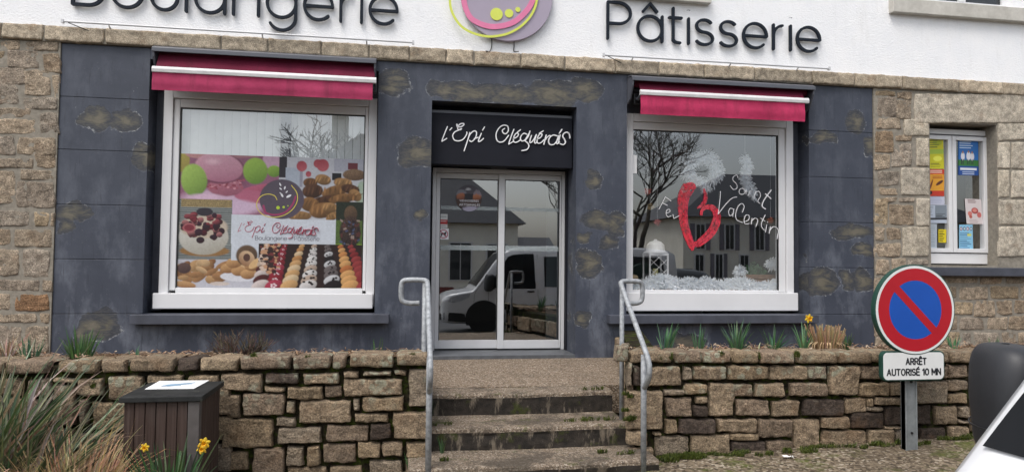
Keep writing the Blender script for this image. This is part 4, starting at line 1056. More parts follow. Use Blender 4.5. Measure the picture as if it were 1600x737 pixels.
def p2(p):
    p.rect(0, 0, 100, 100, S(225, 160, 50)); p.rect(0, 0, 100, 20, S(200, 60, 40)); p.rect(0, 80, 100, 100, S(195, 60, 40)); lines(p, 10, 6, 90, 2, 6, S(235, 210, 190), 3); p.ell(70, 50, 26, 6, S(90, 45, 30), rot=-30); p.ell(20, 58, 5, 24, S(110, 40, 30), rot=20); p.ell(14, 86, 14, 8, S(40, 20, 20)); lines(p, 30, 26, 90, 2, 6, S(160, 80, 30), 3)
def p3(p): p.rect(0, 0, 100, 100, S(195, 198, 215)); lines(p, 10, 10, 90, 5, 15, S(160, 165, 190), 5)
def p4(p):
    p.rect(0, 0, 100, 100, S(185, 195, 210)); p.rect(40, 5, 98, 70, S(130, 140, 150)); lines(p, 44, 45, 96, 6, 4, S(70, 75, 80), 2); p.rect(0, 70, 100, 82, S(50, 52, 58)); lines(p, 5, 10, 32, 6, 9, S(120, 125, 135), 3)
def p5(p): p.rect(0, 0, 100, 100, S(180, 190, 200)); lines(p, 10, 8, 90, 12, 7, S(140, 150, 160), 2)
def p6(p): p.rect(0, 0, 100, 100, S(225, 205, 40)); lines(p, 12, 12, 88, 7, 12, S(60, 55, 30), 5)
def p7(p):
    p.rect(0, 0, 100, 100, S(50, 110, 180)); p.rect(0, 58, 100, 76, S(60, 120, 60)); p.rect(0, 74, 100, 100, S(40, 80, 150)); lines(p, 8, 5, 92, 4, 6, S(210, 225, 235), 2.5); p.ell(22, 47, 10, 12, S(225, 225, 230)); p.ell(50, 46, 11, 13, S(230, 230, 235)); p.ell(68, 47, 10, 12, S(220, 220, 228)); p.ell(22, 36, 4, 4, S(170, 120, 90)); p.ell(50, 34, 4, 4, S(170, 120, 90)); p.ell(68, 36, 4, 4, S(170, 120, 90))
    for x in (22, 50, 68): p.rect(x-6, 56, x-2, 70, S(45, 45, 60)); p.rect(x+2, 56, x+6, 70, S(45, 45, 60))
    p.rect(10, 80, 90, 86, S(225, 228, 235)); lines(p, 20, 90, 80, 2, 5, S(200, 210, 225), 2)
def p8(p):
    p.rect(0, 0, 100, 100, S(215, 205, 205)); lines(p, 20, 5, 80, 3, 5, S(160, 140, 140), 2); p.ell(55, 46, 22, 13, S(190, 85, 85), S(150, 60, 60)); p.ell(55, 45, 14, 7, S(215, 140, 130)); p.ell(25, 58, 14, 10, S(205, 120, 110)); p.ell(80, 62, 14, 12, S(200, 110, 105)); p.ell(28, 70, 10, 7, S(180, 90, 80)); lines(p, 20, 84, 85, 3, 5, S(170, 150, 150), 2)
def p9(p):
    p.rect(0, 0, 100, 100, S(140, 195, 225))
    for k, c in enumerate(((160, 50, 60), (60, 60, 70), (165, 50, 60), (70, 70, 80))): p.ell(14+k*24, 16, 10, 8, S(*c)); p.ell(14+k*24, 16, 6, 5, S(200, 215, 225))
    lines(p, 8, 34, 92, 9, 7, S(60, 100, 140), 2.5); p.rect(60, 36, 90, 46, S(215, 215, 110))
notice('yellow green notice at the top of the small window left casement', NW((22,55),(105,52),(110,215),(24,215)), p1)
notice('orange notice with red bands in the small window left casement', NW((24,217),(110,217),(110,357),(24,357)), p2)
notice('pale lilac sheet under the orange notice in the small window', NW((24,359),(112,360),(112,403),(24,403)), p3)
notice('white sheet with a grey photograph above the small yellow notice', NW((24,405),(124,403),(124,498),(24,498)), p4)
notice('tall pale grey sheet beside the small yellow notice', NW((24,502),(72,502),(72,634),(24,634)), p5)
notice('small bright yellow notice low in the left casement', NW((80,530),(121,531),(121,600),(80,598)), p6, 30)
notice('blue and green sports notice in the right casement', NW((184,60),(287,64),(290,250),(184,247)), p7, 60)
notice('white notice with pink sweets hanging in the right casement', NW((217,370),(303,374),(311,503),(227,502)), p8)
notice('light blue notice with round symbols at the bottom of the right casement', NW((188,506),(258,506),(261,638),(188,638)), p9)
# ------------------------------------------------------------------ ground
def gz(x, y):
    z = -.46+min(.09, max(-.05, .03*(x-2.2)))
    f = min(1, max(0, (-2.75-y)/1.8)); z = z*(1-f)+GZ*f - .05*f
    if y < -17: z -= 1.9*min(1, (-17-y)/6)
    return z
m = MB(); xs_ = [-60, -40, -25, -15]+[-10+.5*k for k in range(41)]+[15, 25, 40, 60]; ys_ = [-90, -60, -40, -30, -26]+[-24+1.0*k for k in range(19)]+[-5.6+.2*k for k in range(15)]+[-2.4, -1, .3]
vs = []; fs = []
for y in ys_:
    for x in xs_: vs.append((x, y, gz(x, y)+(.012*noise.noise(Vector((x*2, y*2, 0))) if -6 < y < -2.4 else 0)))
n = len(xs_)
for j in range(len(ys_)-1):
    for i in range(n-1): fs.append((j*n+i, j*n+i+1, (j+1)*n+i+1, (j+1)*n+i))
m.add(vs, fs); tag(m.build('ground', M['ground'], smooth=True), 'mossy gravel and earth in front of the planters', kind='structure')
m = MB(); vs = []; fs = []
yy_ = [-16.5, -12, -8, -5.2]
for y in yy_:
    for x in (-60, -10, 0, 10, 60): vs.append((x, y, gz(0, -8)+.006))
for j in range(3):
    for i in range(4): fs.append((j*5+i, j*5+i+1, (j+1)*5+i+1, (j+1)*5+i))
m.add(vs, fs); tag(m.build('road', M['asphalt']), 'grey asphalt road', kind='structure')

# ------------------------------------------------------------------ planters
YP = -2.615
SPL = .283   # the end of the right planter splays back towards the pier
def planter(label, copings, rows, x0, x1, end_x, seed):
    rng = random.Random(seed)
    t = thing('stone_planter', label, 'planter', ((x0+x1)/2, -1.4, -.47))
    s = MB()
    for q in rows:
        qd, cc = q[0], q[1]; stone(s, qd, YP+.030, .072+rng.uniform(-.012, .012), cc, .016, .04, rng)
    w = s.build('wall', M['planter_stone'], t, smooth=False, colour=True)
    j = MB(); j.box(x0+.02, x1-.02, YP+.010, YP+.28, -.75, .30); j.build('joint', M['joint'], w)
    s = MB()
    for qd, cc in copings:
        # coping stones: front face and flat top, a small block each
        stone(s, qd, YP+.05, .105+rng.uniform(-.01, .01), cc, .010, .05, rng)
        xa, xb = qd[3][0], qd[2][0]; zt = (qd[0][1]+qd[1][1])/2
        nx, ny = 8, 8; vs = []; fs = []; o = Vector((rng.uniform(0, 99), 0, 0))
        for jj in range(ny+1):
            for ii in range(nx+1):
                x = xa+.006+(xb-xa-.012)*ii/nx; y = YP-.040+(.40+rng.uniform(-.004, .004))*jj/ny
                if end_x[1] < 0 and xa < x0+.4: x += (SPL*(y-YP)+.03*jj/ny)*max(0, 1-(x-x0)/.4)
                vs.append((x, y, zt-.012+.010*noise.noise(Vector((x*9, y*9, 0))+o)-(.03 if jj == ny else 0)-(.012 if ii in (0, nx) else 0)))
        for jj in range(ny):
            for ii in range(nx): fs.append((jj*(nx+1)+ii, jj*(nx+1)+ii+1, (jj+1)*(nx+1)+ii+1, (jj+1)*(nx+1)+ii))
        s.add(vs, fs, cc)
    s.build('coping', M['planter_stone'], t, smooth=True, colour=True)
    if end_x is not None:
        s = MB(); ex, sgn, ends = end_x
        for (ya, yb_, za, zb) in ends:
            k = MB(); stone(k, [(ya, zb), (yb_, zb), (yb_, za), (ya, za)], 0, .05, pick(PLANT, rng), .010, .14, rng)
            for v in k.v: s.v.append((ex+v[1]+SPL*(v[0]+2.6), v[0], v[2]) if sgn < 0 else (ex-v[1]-.05, v[0], v[2]))
            n0 = len(s.v)-len(k.v); s.f += [tuple(i+n0 for i in f[::-1]) if sgn < 0 else tuple(i+n0 for i in f) for f in k.f]; s.c += k.c
        e = s.build('end_wall', M['planter_stone'], t, smooth=True, colour=True, fix=False)
        j = MB(); j.add([((ex+.02+SPL*(y+2.6)+d) if sgn < 0 else (ex-.29+d), y, z) for z in (-.75, .27 if sgn < 0 else .03) for (d, y) in ((0, YP+.02), (.25, YP+.02), (.25, -.004), (0, -.004))], [(0, 3, 2, 1), (4, 5, 6, 7), (0, 1, 5, 4), (1, 2, 6, 5), (2, 3, 7, 6), (3, 0, 4, 7)]); j.build('joint', M['joint'], e)
    so = MB(); vs = []; fs = []; nx = int((x1-x0-.1)/.05); ny = 44
    for jj in range(ny+1):
        for ii in range(nx+1):
            y = YP+.27+(-.002-YP-.27)*jj/ny; xa_ = x0+.05 if end_x[1] > 0 else x0+.12+SPL*(y+2.6); x = xa_+(x1-xa_-.05)*ii/nx
            vs.append((x, y, .285+.035*noise.noise(Vector((x*4, y*4, seed)))+.03*noise.noise(Vector((x*14, y*14, seed)))-.26*(jj/ny)**.9+.02))
    for jj in range(ny):
        for ii in range(nx): fs.append((jj*(nx+1)+ii, jj*(nx+1)+ii+1, (jj+1)*(nx+1)+ii+1, (jj+1)*(nx+1)+ii))
    so.add(vs, fs); so.build('soil', M['soil'], t, smooth=True)
    return t
def tr(boxes, ox, oy, sc_, y, jit=4, dark=()):
    out = []
    for i, b in enumerate(boxes):
        c = pick([(.085,.062,.048),(.10,.075,.06)]) if i in dark else pick(PLANT)
        out.append((px_quad(*b, sc_, ox, oy, y, jit), c))
    return out
YF = YP-.05
# left planter
cop = tr([(330,92,560,165),(582,85,728,162),(750,77,1008,155),(1025,80,1150,150),(1168,73,1385,150)], 0, 540, 3.7417, YF-.01, 2, (3,))+\
      tr([(30,92,270,168),(-250,92,15,172),(-520,92,-262,172),(-800,92,-535,172),(-1100,92,-815,172)], 0, 540, 3.7417, YF-.01, 2)+\
      tr([(128,64,425,140),(437,65,655,140),(665,60,750,135),(768,55,1030,130),(1050,50,1228,122)], 340, 540, 3.741, YF-.01, 2)
rows = tr([(10,170,258,268),(275,165,470,222),(498,158,710,227),(732,153,830,190),(850,148,1015,180),(1035,148,1108,178),(1120,140,1228,362),(272,243,390,275),(405,242,610,317),(625,233,722,305),
   (733,195,1083,297),(45,290,125,422),(143,283,387,412),(398,330,452,398),(472,322,778,462),(790,315,828,383),(843,303,1092,388),(20,430,325,602),(342,420,452,478),(800,397,1002,452),(1028,387,1228,548),
   (348,482,606,578),(633,468,880,568),(893,460,1013,550),(-20,622,178,735),(200,598,390,752),(400,590,500,702),(522,585,600,700),(615,580,806,690),(818,568,950,662),(960,563,1083,652),(1108,563,1228,662),
   (405,715,640,800),(655,705,840,800),(888,675,1085,800),(1100,675,1228,800),(200,765,390,850),(-20,750,185,850)], 340, 540, 3.741, YF, 4, (1, 23))
rows += tr([(445,192,595,300),(622,182,835,315),(850,178,1070,232),(1092,178,1270,232),(300,232,436,470),(455,320,505,465),(525,335,740,498),(-40,190,120,300),(150,195,285,300),(300,190,432,222),(-40,315,130,500),(145,315,285,470),
   (20,520,200,700),(215,490,420,690),(440,515,715,700),(730,330,1000,480),(850,245,1070,318),(1085,245,1350,400),(735,500,1000,700),(1015,410,1345,560),(1015,580,1345,740),(20,715,300,850),(315,710,640,850),(655,715,1000,850),(1015,755,1330,850),(610,332,720,498) if False else (600,510,606,514)], 0, 540, 3.7417, YF, 5)
rr = random.Random(21); z = -.66
xe = W(-15, 600, YF)[0]
while z < .2:
    hh = rr.uniform(.12, .22); x = -5.6
    while x < xe-.05:
        ww = rr.uniform(.18, .42); x2 = min(x+ww, xe); rows.append(([(x, min(z+hh, .215)), (x2, min(z+hh, .215)), (x2, z), (x, z)], pick(PLANT))); x += ww+.03
    z += hh+.03
planter('long stone planter left of the steps behind the brown bin', cop, rows, -5.7, .245, (.245, 1, [(-2.58,-2.2,.02,.30),(-2.18,-1.7,.0,.25),(-1.67,-1.2,.0,.19),(-1.17,-.7,-.03,.125),(-.67,-.3,-.03,.075),(-.28,-.02,-.04,.05),(-2.58,-2.3,-.4,-.02)]), 5)
# right planter
cop = tr([(22,6,90,98),(97,35,345,102),(368,38,512,103),(527,42,690,107),(710,40,847,105)], 960, 540, 3.742, YF-.01, 2)+\
      tr([(-40,40,160,107),(185,38,420,107),(428,38,618,103),(625,36,838,104),(850,36,1072,104),(1085,36,1300,103),(1315,36,1540,103),(1552,36,1800,103),(1815,36,2060,103),(2075,36,2350,103),(2365,36,2600,103)], 1200, 540, 3.741, YF-.01, 2)
rows = tr([(85,102,112,240),(115,118,155,238),(197,125,400,238),(413,127,460,205),(473,120,662,203),(672,123,908,203),(300,262,410,292),(417,222,547,287),(563,222,705,415),(707,225,815,300),(85,265,290,493),(310,305,463,418),
   (485,302,553,340),(470,352,553,415),(720,318,920,415),(308,433,375,515),(387,432,598,518),(607,432,843,512),(85,500,200,587),(252,535,445,652),(460,525,682,663),(682,517,852,560),(692,563,892,660),(235,512,280,528),(90,600,235,690),(160,125,190,238)], 960, 540, 3.742, YF, 4, (1, 13, 16, 22))
rows += tr([(22,122,237,205),(245,122,352,202),(372,123,543,293),(553,120,720,203),(732,120,868,203),(880,118,1060,195),(1072,115,1180,190),(-66,222,112,302),(140,220,355,298),(548,218,715,295),(724,218,790,292),(800,215,858,292),(868,208,1060,340),(1068,203,1180,265),
   (34,322,197,417),(222,313,460,415),(465,308,585,395),(597,305,625,357),(632,305,790,350),(592,360,680,388),(693,355,788,467),(796,305,860,350),(796,360,860,467),(870,355,970,465),(990,358,1122,463),(1072,282,1180,345),(-48,433,147,537),(160,432,310,630),(322,418,490,487),(500,395,688,487),
   (690,472,785,490),(4,555,155,635),(328,500,587,622),(603,495,745,605),(752,495,890,608),(903,485,1055,585),(1072,475,1190,570),(1132,360,1190,425),(1130,440,1190,463)], 1200, 540, 3.741, YF, 4, (15, 29, 20, 23, 35))
rr = random.Random(22); z = -.60; xs0 = W(1522, 600, YF)[0]
while z < .2:
    hh = rr.uniform(.12, .22); x = xs0
    while x < 8.9:
        ww = rr.uniform(.2, .45); x2 = x+ww; rows.append(([(x, min(z+hh, .215)), (x2, min(z+hh, .215)), (x2, z), (x, z)], pick(PLANT))); x += ww+.03
    z += hh+.03
ends = [(-2.60,-2.25,.02,.20),(-2.60,-2.30,-.32,-.02),(-2.22,-1.8,-.02,.20),(-1.77,-1.3,0,.2),(-1.27,-.8,-.02,.2),(-.77,-.3,-.02,.2),(-.28,-.02,-.03,.2),(-2.28,-1.95,-.3,-.05)]
planter('long stone planter right of the steps behind the round road sign', cop, rows, 1.872, 9.0, (1.872, -1, ends), 6)
# coping return on the right planter, beside the landing
# ------------------------------------------------------------------ steps
st = thing('stone_steps', 'three worn concrete steps rising to a gritty landing before the sliding door', 'steps', (1.06, -2.6, GZ))
def slab(name, x0, x1, y0, y1, z0, z1, mat, seed, split=None):
    m = MB(); nx = int((x1-x0)/.05); vs = []; fs = []
    # profile from front bottom, up the riser, over the nosing, back along the tread
    pr = [(y0+.010, z0), (y0+.008, z0+(z1-z0)*.35), (y0+.006, z0+(z1-z0)*.7), (y0, z1-.035), (y0+.004, z1-.012), (y0+.018, z1-.001), (y0+.06, z1), (y0+(y1-y0)*.5, z1+.002), (y1, z1+.003)]
    for j, (y, z) in enumerate(pr):
        for i in range(nx+1):
            x = x0+(x1-x0)*i/nx; q = noise.noise(Vector((x*5, j*1.3, seed)))
            wear = .014*math.exp(-((x-(x0+x1)/2)/.5)**2) if j >= 3 else 0
            vs.append((x, y+.008*q*(j < 7), z+(.006*q if j > 2 else 0)-wear*.6))
    n = nx+1
    for j in range(len(pr)-1):
        for i in range(nx): fs.append((j*n+i, j*n+i+1, (j+1)*n+i+1, (j+1)*n+i))
    k = 3*nx
    fs.append(tuple([j*n for j in range(len(pr))][::-1])+()); fs.append(tuple(j*n+nx for j in range(len(pr))))
    m.add(vs, fs[k:]); o = m.build(name, mat, st, smooth=False)
    m = MB(); m.add(vs[:4*n], fs[:k]); m.build('riser', M['riser'], o, smooth=False); return o
slab('step', .10, 1.955, -2.95, -2.40, -.66, -.40, M['tread'], 3)
slab('step', .25, 1.868, -2.52, -1.95, -.44, -.226, M['tread'], 2)
slab('step', .25, 1.868, -2.07, -1.78, -.26, -.046, M['tread'], 1)
m = MB(); m.prism([(0, 0), (1, 0), (1, 1), (0, 1)], 0, 1); m.v = [(.25 if v[0] == 0 else 1.868+SPL*((-1.779 if v[1] == 0 else -.001)+2.6)+.03, -1.779 if v[1] == 0 else -.001, -.3 if v[2] == 0 else -.045) for v in m.v]; m.build('landing', M['landing'], st)

# ------------------------------------------------------------------ handrails
def rail(label, x, s):
    t = thing('handrail', label, 'handrail', (x, -2.9, GZ), 'galvanised handrails beside the steps')
    yf, yn = -2.36, -3.04; zt = .915; zn = .34; r = .0203
    loop = [(x+s*.02, yf, .62), (x+s*.02, yf, .70)]
    bar = catmull([Vector(p) for p in [(x+s*.06, yf+.02, zt-.185), (x+s*.14, yf+.02, zt-.185), (x+s*.19, yf+.02, zt-.17), (x+s*.205, yf+.02, zt-.13), (x+s*.205, yf+.02, zt-.05), (x+s*.19, yf+.015, zt-.01), (x+s*.14, yf+.01, zt), (x+s*.05, yf, zt), (x+s*.01, yf-.02, zt-.008), (x, yf-.06, zt-.045), (x, (yf+yn)/2, (zt+zn)/2+.01), (x, yn+.05, zn+.06), (x, yn-.005, zn), (x, yn-.02, zn-.05), (x, yn-.005, zn-.11), (x, yn+.05, zn-.17), (x, yn+.09, zn-.20)]], 5)
    m = MB(); m.tube(bar, r, 12); m.build('rail', M['steel'], t, smooth=True)
    m = MB(); m.tube([(x+s*.02, yf, zt-.02), (x+s*.02, yf, -.3)], r*.95, 12); m.build('far_post', M['steel'], t, smooth=True)
    m = MB(); m.tube([(x, yn+.10, zn+.04), (x, yn+.10, zn-.3), (x, yn+.10, -.56)], r*1.08, 12); m.build('near_post', M['steel'], t, smooth=True)
    return t
rail('galvanised handrail on the left of the steps seen end on', .238, -1)
rail('galvanised handrail sloping down on the right of the steps', 1.835, 1)

# ------------------------------------------------------------------ bin
b = thing('litter_bin', 'square litter bin of dark brown boards with a black lid at the left', 'bin', (-1.44, -3.02, GZ))
X0, X1, Y0, Y1, ZT_ = -1.66, -1.215, -3.28, -2.77, .17
for i in range(6):
    w = (X1-X0-.07)/6; m = MB(); x = X0+w*i
    m.box(x+.002, x+w-.002, Y0+R.uniform(-.002, .002), Y0+.022, GZ-.06, ZT_); m.build('board', M['board'], b, bevel=.003, seg=1)
for x0_, x1_ in ((X1-.068, X1),):
    m = MB(); m.box(x0_, x1_, Y0-.006, Y0+.05, GZ-.06, ZT_); m.build('corner_post', M['board_pale'] if 'board_pale' in M else M['board'], b, bevel=.004)
for i in range(6):
    w = (Y1-Y0-.055)/6; y = Y0+.052+w*i
    for x in (X1-.022, X0):
        m = MB(); m.box(x, x+.022, y+.002, y+w-.002, GZ-.06, ZT_); m.build('board', M['board'], b, bevel=.003, seg=1)
m = MB(); m.box(X0+.02, X1-.02, Y1-.02, Y1, GZ-.06, ZT_); m.box(X0+.03, X1-.03, Y0+.03, Y1-.03, GZ, ZT_-.03); m.build('liner', M['black'], b)
m = MB(); m.box(X0-.022, X1+.022, Y0-.024, Y1+.02, ZT_+.001, ZT_+.036); lid = m.build('lid', M['lid'], b, bevel=.006)
def BZ(px, py):  # point on the lid plane
    d = FW+RT*((px-800)/CAM_F)+UP*((368.5-py)/CAM_F); t_ = (ZT_+.037-CAM_H)/d.z; return (d.x*t_, -CAM_D+d.y*t_)
q = [BZ(226, 608), BZ(303, 607), BZ(327, 594), BZ(249, 595)]
m = MB(); m.add([(p_[0], p_[1], ZT_+.0375) for p_ in q]+[(p_[0], p_[1], ZT_+.0395) for p_ in q], [(4, 5, 6, 7), (0, 3, 2, 1), (0, 1, 5, 4), (1, 2, 6, 5), (2, 3, 7, 6), (3, 0, 4, 7)])
sk = m.build('paper_sticker', M['crumb'], lid)
ctr = ((q[0][0]+q[2][0])/2, (q[0][1]+q[2][1])/2)
m = MB()
for k, (dx, dy, l, a) in enumerate([(-.01,.02,.07,.4),(.0,-.01,.09,.3),(-.03,-.05,.06,.1),(.05,.04,.05,.5),(-.05,-.045,.03,2.1)]):
    ca, sa = math.cos(a), math.sin(a); x, y = ctr[0]+dx, ctr[1]+dy; w = .012
    m.add([(x-l*ca-w*-sa, y-l*sa-w*ca, ZT_+.0402+k*.0003), (x+l*ca-w*-sa, y+l*sa-w*ca, ZT_+.0402+k*.0003), (x+l*ca+w*-sa, y+l*sa+w*ca, ZT_+.0402+k*.0003), (x-l*ca+w*-sa, y-l*sa+w*ca, ZT_+.0402+k*.0003)], [(0, 1, 2, 3)])
M['pale_blue'] = simple('pale_blue_ink', (.22, .36, .50), .6); m.build('print', M['pale_blue'], sk)

# ------------------------------------------------------------------ road sign
sx, sy = 4.125, -2.90
sg = thing('road_sign', 'round no-parking road sign with a white plate reading ARRÊT AUTORISÉ 10 MN', 'road sign', (sx, sy, gz(sx, sy)))
m = MB(); m.xprism([(sy+.02, -.55), (sy+.02, .90), (sy+.07, .90), (sy+.07, -.55)], sx-.055, sx+.05); m.box(sx-.055, sx-.045, sy+.012, sy+.075, -.55, .9); m.box(sx+.04, sx+.05, sy+.012, sy+.075, -.55, .9)
pm = m.build('post', M['post'], sg, bevel=.003, seg=1, fix=True)
m = MB()
for z in (.13, -.28): m.tube([(sx, sy+.013, z), (sx, sy+.021, z)], .010, 8)
m.build('bolt', M['gasket'], pm)
cz = .7146; RD = .352
m = MB(); m.disc(sx, cz, RD+.012, RD+.012, sy-.035, sy+.012, 64); m.build('sign_casing', M['sign_green'], sg, bevel=.006)
m = MB(); m.disc(sx, cz, RD+.001, RD+.001, sy-.0375, sy-.0355, 64); dk = m.build('disc', M['sign_white'], sg)
def ring(name, r0, r1, mat, y):
    m = MB(); vs = []; fs = []; n = 72
    for k in range(n):
        a = 2*math.pi*k/n
        for r in (r0, r1): vs.append((sx+r*math.cos(a), y, cz+r*math.sin(a)))
    for k in range(n): fs.append((2*k, 2*k+1, (2*k+3) % (2*n), (2*k+2) % (2*n)))
    m.add(vs, [f[::-1] for f in fs]); return m.build(name, mat, dk)
RR, RB = .333, .2365
ring('red_ring', RB-.001, RR, M['sign_red'], sy-.0385)
m = MB(); n = 64; m.add([(sx+RB*math.cos(2*math.pi*k/n), sy-.0380, cz+RB*math.sin(2*math.pi*k/n)) for k in range(n)], [tuple(range(n))[::-1]]); m.build('blue_field', M['sign_blue'], dk, fix=False)
m = MB(); h = .031; a = math.radians(-45); L_ = RB+.01
pts = [(-L_, -h), (L_, -h), (L_, h), (-L_, h)]
m.add([(sx+p[0]*math.cos(a)-p[1]*math.sin(a), sy-.0392, cz+p[0]*math.sin(a)+p[1]*math.cos(a)) for p in pts], [(0, 1, 2, 3)]); m.build('red_slash', M['sign_red'], dk)
pa = W(1379.6, 550.5, sy-.03); pb = W(1474.5, 591.5, sy-.03)
def rrect(x0, x1, z0, z1, r, n=8):
    P = []
    for (cx_, cz_, a0) in ((x1-r, z1-r, 0), (x0+r, z1-r, 90), (x0+r, z0+r, 180), (x1-r, z0+r, 270)):
        for k in range(n+1): a = math.radians(a0+90*k/n); P.append((cx_+r*math.cos(a), cz_+r*math.sin(a)))
    return P
m = MB(); m.prism(rrect(pa[0]-.010, pb[0]+.010, pb[1]-.010, pa[1]+.010, .045), sy-.03, sy+.010); m.build('plate_casing', M['sign_green'], sg, bevel=.004)
m = MB(); m.prism(rrect(pa[0]+.001, pb[0]-.001, pb[1]+.001, pa[1]-.001, .038), sy-.034, sy-.0305); pl = m.build('plate', M['sign_white'], sg)
cxp = (pa[0]+pb[0])/2; hp = pa[1]-pb[1]; wp_ = pb[0]-pa[0]
SANS = {  # bold road-sign capitals, unit height 1
 'A': (.62, [[(0,0),(.31,1),(.62,0)], [(.12,.32),(.50,.32)]]), 'R': (.56, [[(0,0),(0,1),(.30,1)]+arc(.30,.74,.26,.26,90,-90,10)+[(0,.48)], [(.28,.48),(.58,0)]]),
 'E': (.48, [[(.48,1),(0,1),(0,0),(.48,0)], [(0,.52),(.42,.52)]]), 'T': (.56, [[(0,1),(.56,1)], [(.28,1),(.28,0)]]), 'U': (.56, [[(0,1),(0,.28)]+arc(.28,.28,.28,.28,180,360,12)+[(.56,1)]]),
 'O': (.62, [arc(.31,.5,.31,.5,90,450,28)]), 'I': (0, [[(0,0),(0,1)]]), 'S': (.5, [arc(.25,.74,.25,.26,30,270,14)+arc(.25,.25,.27,.25,90,-150,14)]),
 '1': (.22, [[(0,.78),(.22,1),(.22,0)]]), '0': (.56, [arc(.28,.5,.28,.5,90,450,28)]), 'M': (.70, [[(0,0),(0,1),(.35,.3),(.70,1),(.70,0)]]), 'N': (.56, [[(0,0),(0,1),(.56,0),(.56,1)]]),
 'Ê': (.48, [[(.48,1),(0,1),(0,0),(.48,0)], [(0,.52),(.42,.52)], [(.06,1.14),(.24,1.32),(.42,1.14)]]), 'É': (.48, [[(.48,1),(0,1),(0,0),(.48,0)], [(0,.52),(.42,.52)], [(.18,1.13),(.36,1.32)]]), ' ': (.12, [])}
def caps(mb, s_, cx_, z0, hgt, wid, wt, y):
    tot = sum(SANS[c][0]+.24 for c in s_)-.24; x = cx_-wid/2; k = wid/tot; i = 0
    for c in s_:
        w, ss = SANS[c]
        for q_ in ss: mb.stroke([(x+p[0]*k, z0+p[1]*hgt) for p in q_], wt, y-.0004*(i % 4), y+.0005); i += 1
        x += (w+.24)*k
m = MB(); caps(m, 'ARRÊT', cxp+.02, pb[1]+hp*.56, hp*.22, wp_*.33, .0105, sy-.0352); caps(m, 'AUTORISÉ 10 MN', cxp+.0, pb[1]+hp*.17, hp*.22, wp_*.88, .0105, sy-.0352)
m.build('lettering', M['ink'], pl)

# ------------------------------------------------------------------ plants
GREEN = [(.055,.12,.035),(.075,.155,.05),(.045,.10,.04),(.09,.17,.06)]
BLUEG = [(.075,.17,.085),(.105,.22,.11),(.06,.14,.075),(.13,.25,.12)]
STRAW = [(.42,.29,.16),(.36,.24,.13),(.50,.36,.21),(.29,.19,.10)]
def tuft(mb, x, y, z, n, h, spread, pal, w=.005, droop=.5, rad=.03, seed=0, lean=(0, 0), kink=False):
    g = random.Random(seed)
    for i in range(n):
        a = g.uniform(0, 6.283); r = rad*math.sqrt(g.random()); hh = h*g.uniform(.55, 1.05); s_ = spread*g.uniform(.15, 1); dr = droop*g.random()
        dx, dy = math.cos(a)*s_+lean[0]*hh, math.sin(a)*s_+lean[1]*hh; b = Vector((x+r*math.cos(a), y+r*math.sin(a), z))
        pts = []
        for k in range(6):
            f = k/5; pts.append(b+Vector((dx*f**1.4, dy*f**1.4, hh*(f-dr*.55*f**3))))
        if kink and g.random() < .4: pts[-1] += Vector((dx*.5, dy*.5, -hh*.3)); pts[-2] += Vector((dx*.2, dy*.2, -hh*.04))
        ww = w*g.uniform(.7, 1.2)
        mb.blade(pts, [ww*.8, ww, ww, ww*.85, ww*.55, ww*.08], (math.sin(a)+.2, -math.cos(a), 0) if g.random() < .5 else (1, .3*g.uniform(-1, 1), 0), tuple(q_*g.uniform(.75, 1.2) for q_ in g.choice(pal)))
ZS = .285
def at_bed(px, y):  # x of a plant at bed depth y for a photograph column
    return W(px, 540, y)[0]
def daffodil(label, px, top_px, y, n, spread, seed, pal=BLUEG, flowers=(), lean=(0, 0), w=.007, z=ZS, rad=.035, droop=.4):
    x = at_bed(px, y); h = W(px, top_px, y)[1]-z
    t = thing('daffodil_plant', label, 'plant', (x, y, z), None)
    m = MB(); tuft(m, x, y, z-.02, n, h+.02, spread, pal, w, droop, rad, seed, lean); m.build('leaves', M['leaf'], t, colour=True)
    for (fx, fy) in flowers: flower(t, fx, fy, y, x, z, .85)
    return t
YEL = [(.80,.55,.03),(.85,.62,.05),(.78,.48,.02)]
def flower(t, fx, fy, y, x, z, k=1.0):
    p = W(fx, fy, y-.02)
    s_ = MB(); s_.tube(catmull([Vector((x, y, z)), Vector((x*.5+p[0]*.5+.01, y, z*.45+p[1]*.55)), Vector((p[0]+.004, y-.005, p[1]-.03)), Vector((p[0], y-.02, p[1]))], 5), .0045, 6, (.07,.14,.05)); s_.build('stem', M['leaf'], t, colour=True)
    f = MB(); c = Vector((p[0], y-.025, p[1]))
    for q in range(6):
        a = q*math.pi/3+.3; d = Vector((math.cos(a), -.12, math.sin(a))); sd = Vector((-math.sin(a), 0, math.cos(a)))
        f.blade([c, c+d*.02*k, c+d*.038*k, c+d*.05*k], [.006*k, .015*k, .013*k, .001], sd, YEL[q % 3])
    vs = []; fs = []; n = 14
    for j, (r, yy) in enumerate(((.006, 0), (.012, -.012), (.015, -.026), (.021, -.032))):
        for q in range(n): a = 2*math.pi*q/n; rr_ = r*k*(1+(.12*math.cos(7*a) if j == 3 else 0)); vs.append((c.x+rr_*math.cos(a), c.y+yy*k, c.z+rr_*math.sin(a)))
    for j in range(3):
        for q in range(n): fs.append((j*n+q, j*n+(q+1) % n, (j+1)*n+(q+1) % n, (j+1)*n+q))
    f.add(vs, fs, (.80, .42, .01)); f.build('flower', M['leaf'], t, colour=True)
yb1 = YP+.42
daffodil('clump of daffodil leaves nearest the right handrail with one leaf trailing left', 1040, 500, yb1, 24, .10, 1, lean=(.15, 0))
daffodil('slim upright daffodil clump second from the right handrail', 1091, 503, yb1, 18, .06, 2)
daffodil('broad daffodil clump in the middle of the right planter', 1151, 497, yb1, 52, .16, 3)
daffodil('splayed daffodil clump right of the broad middle clump', 1207, 507, yb1, 26, .16, 4)
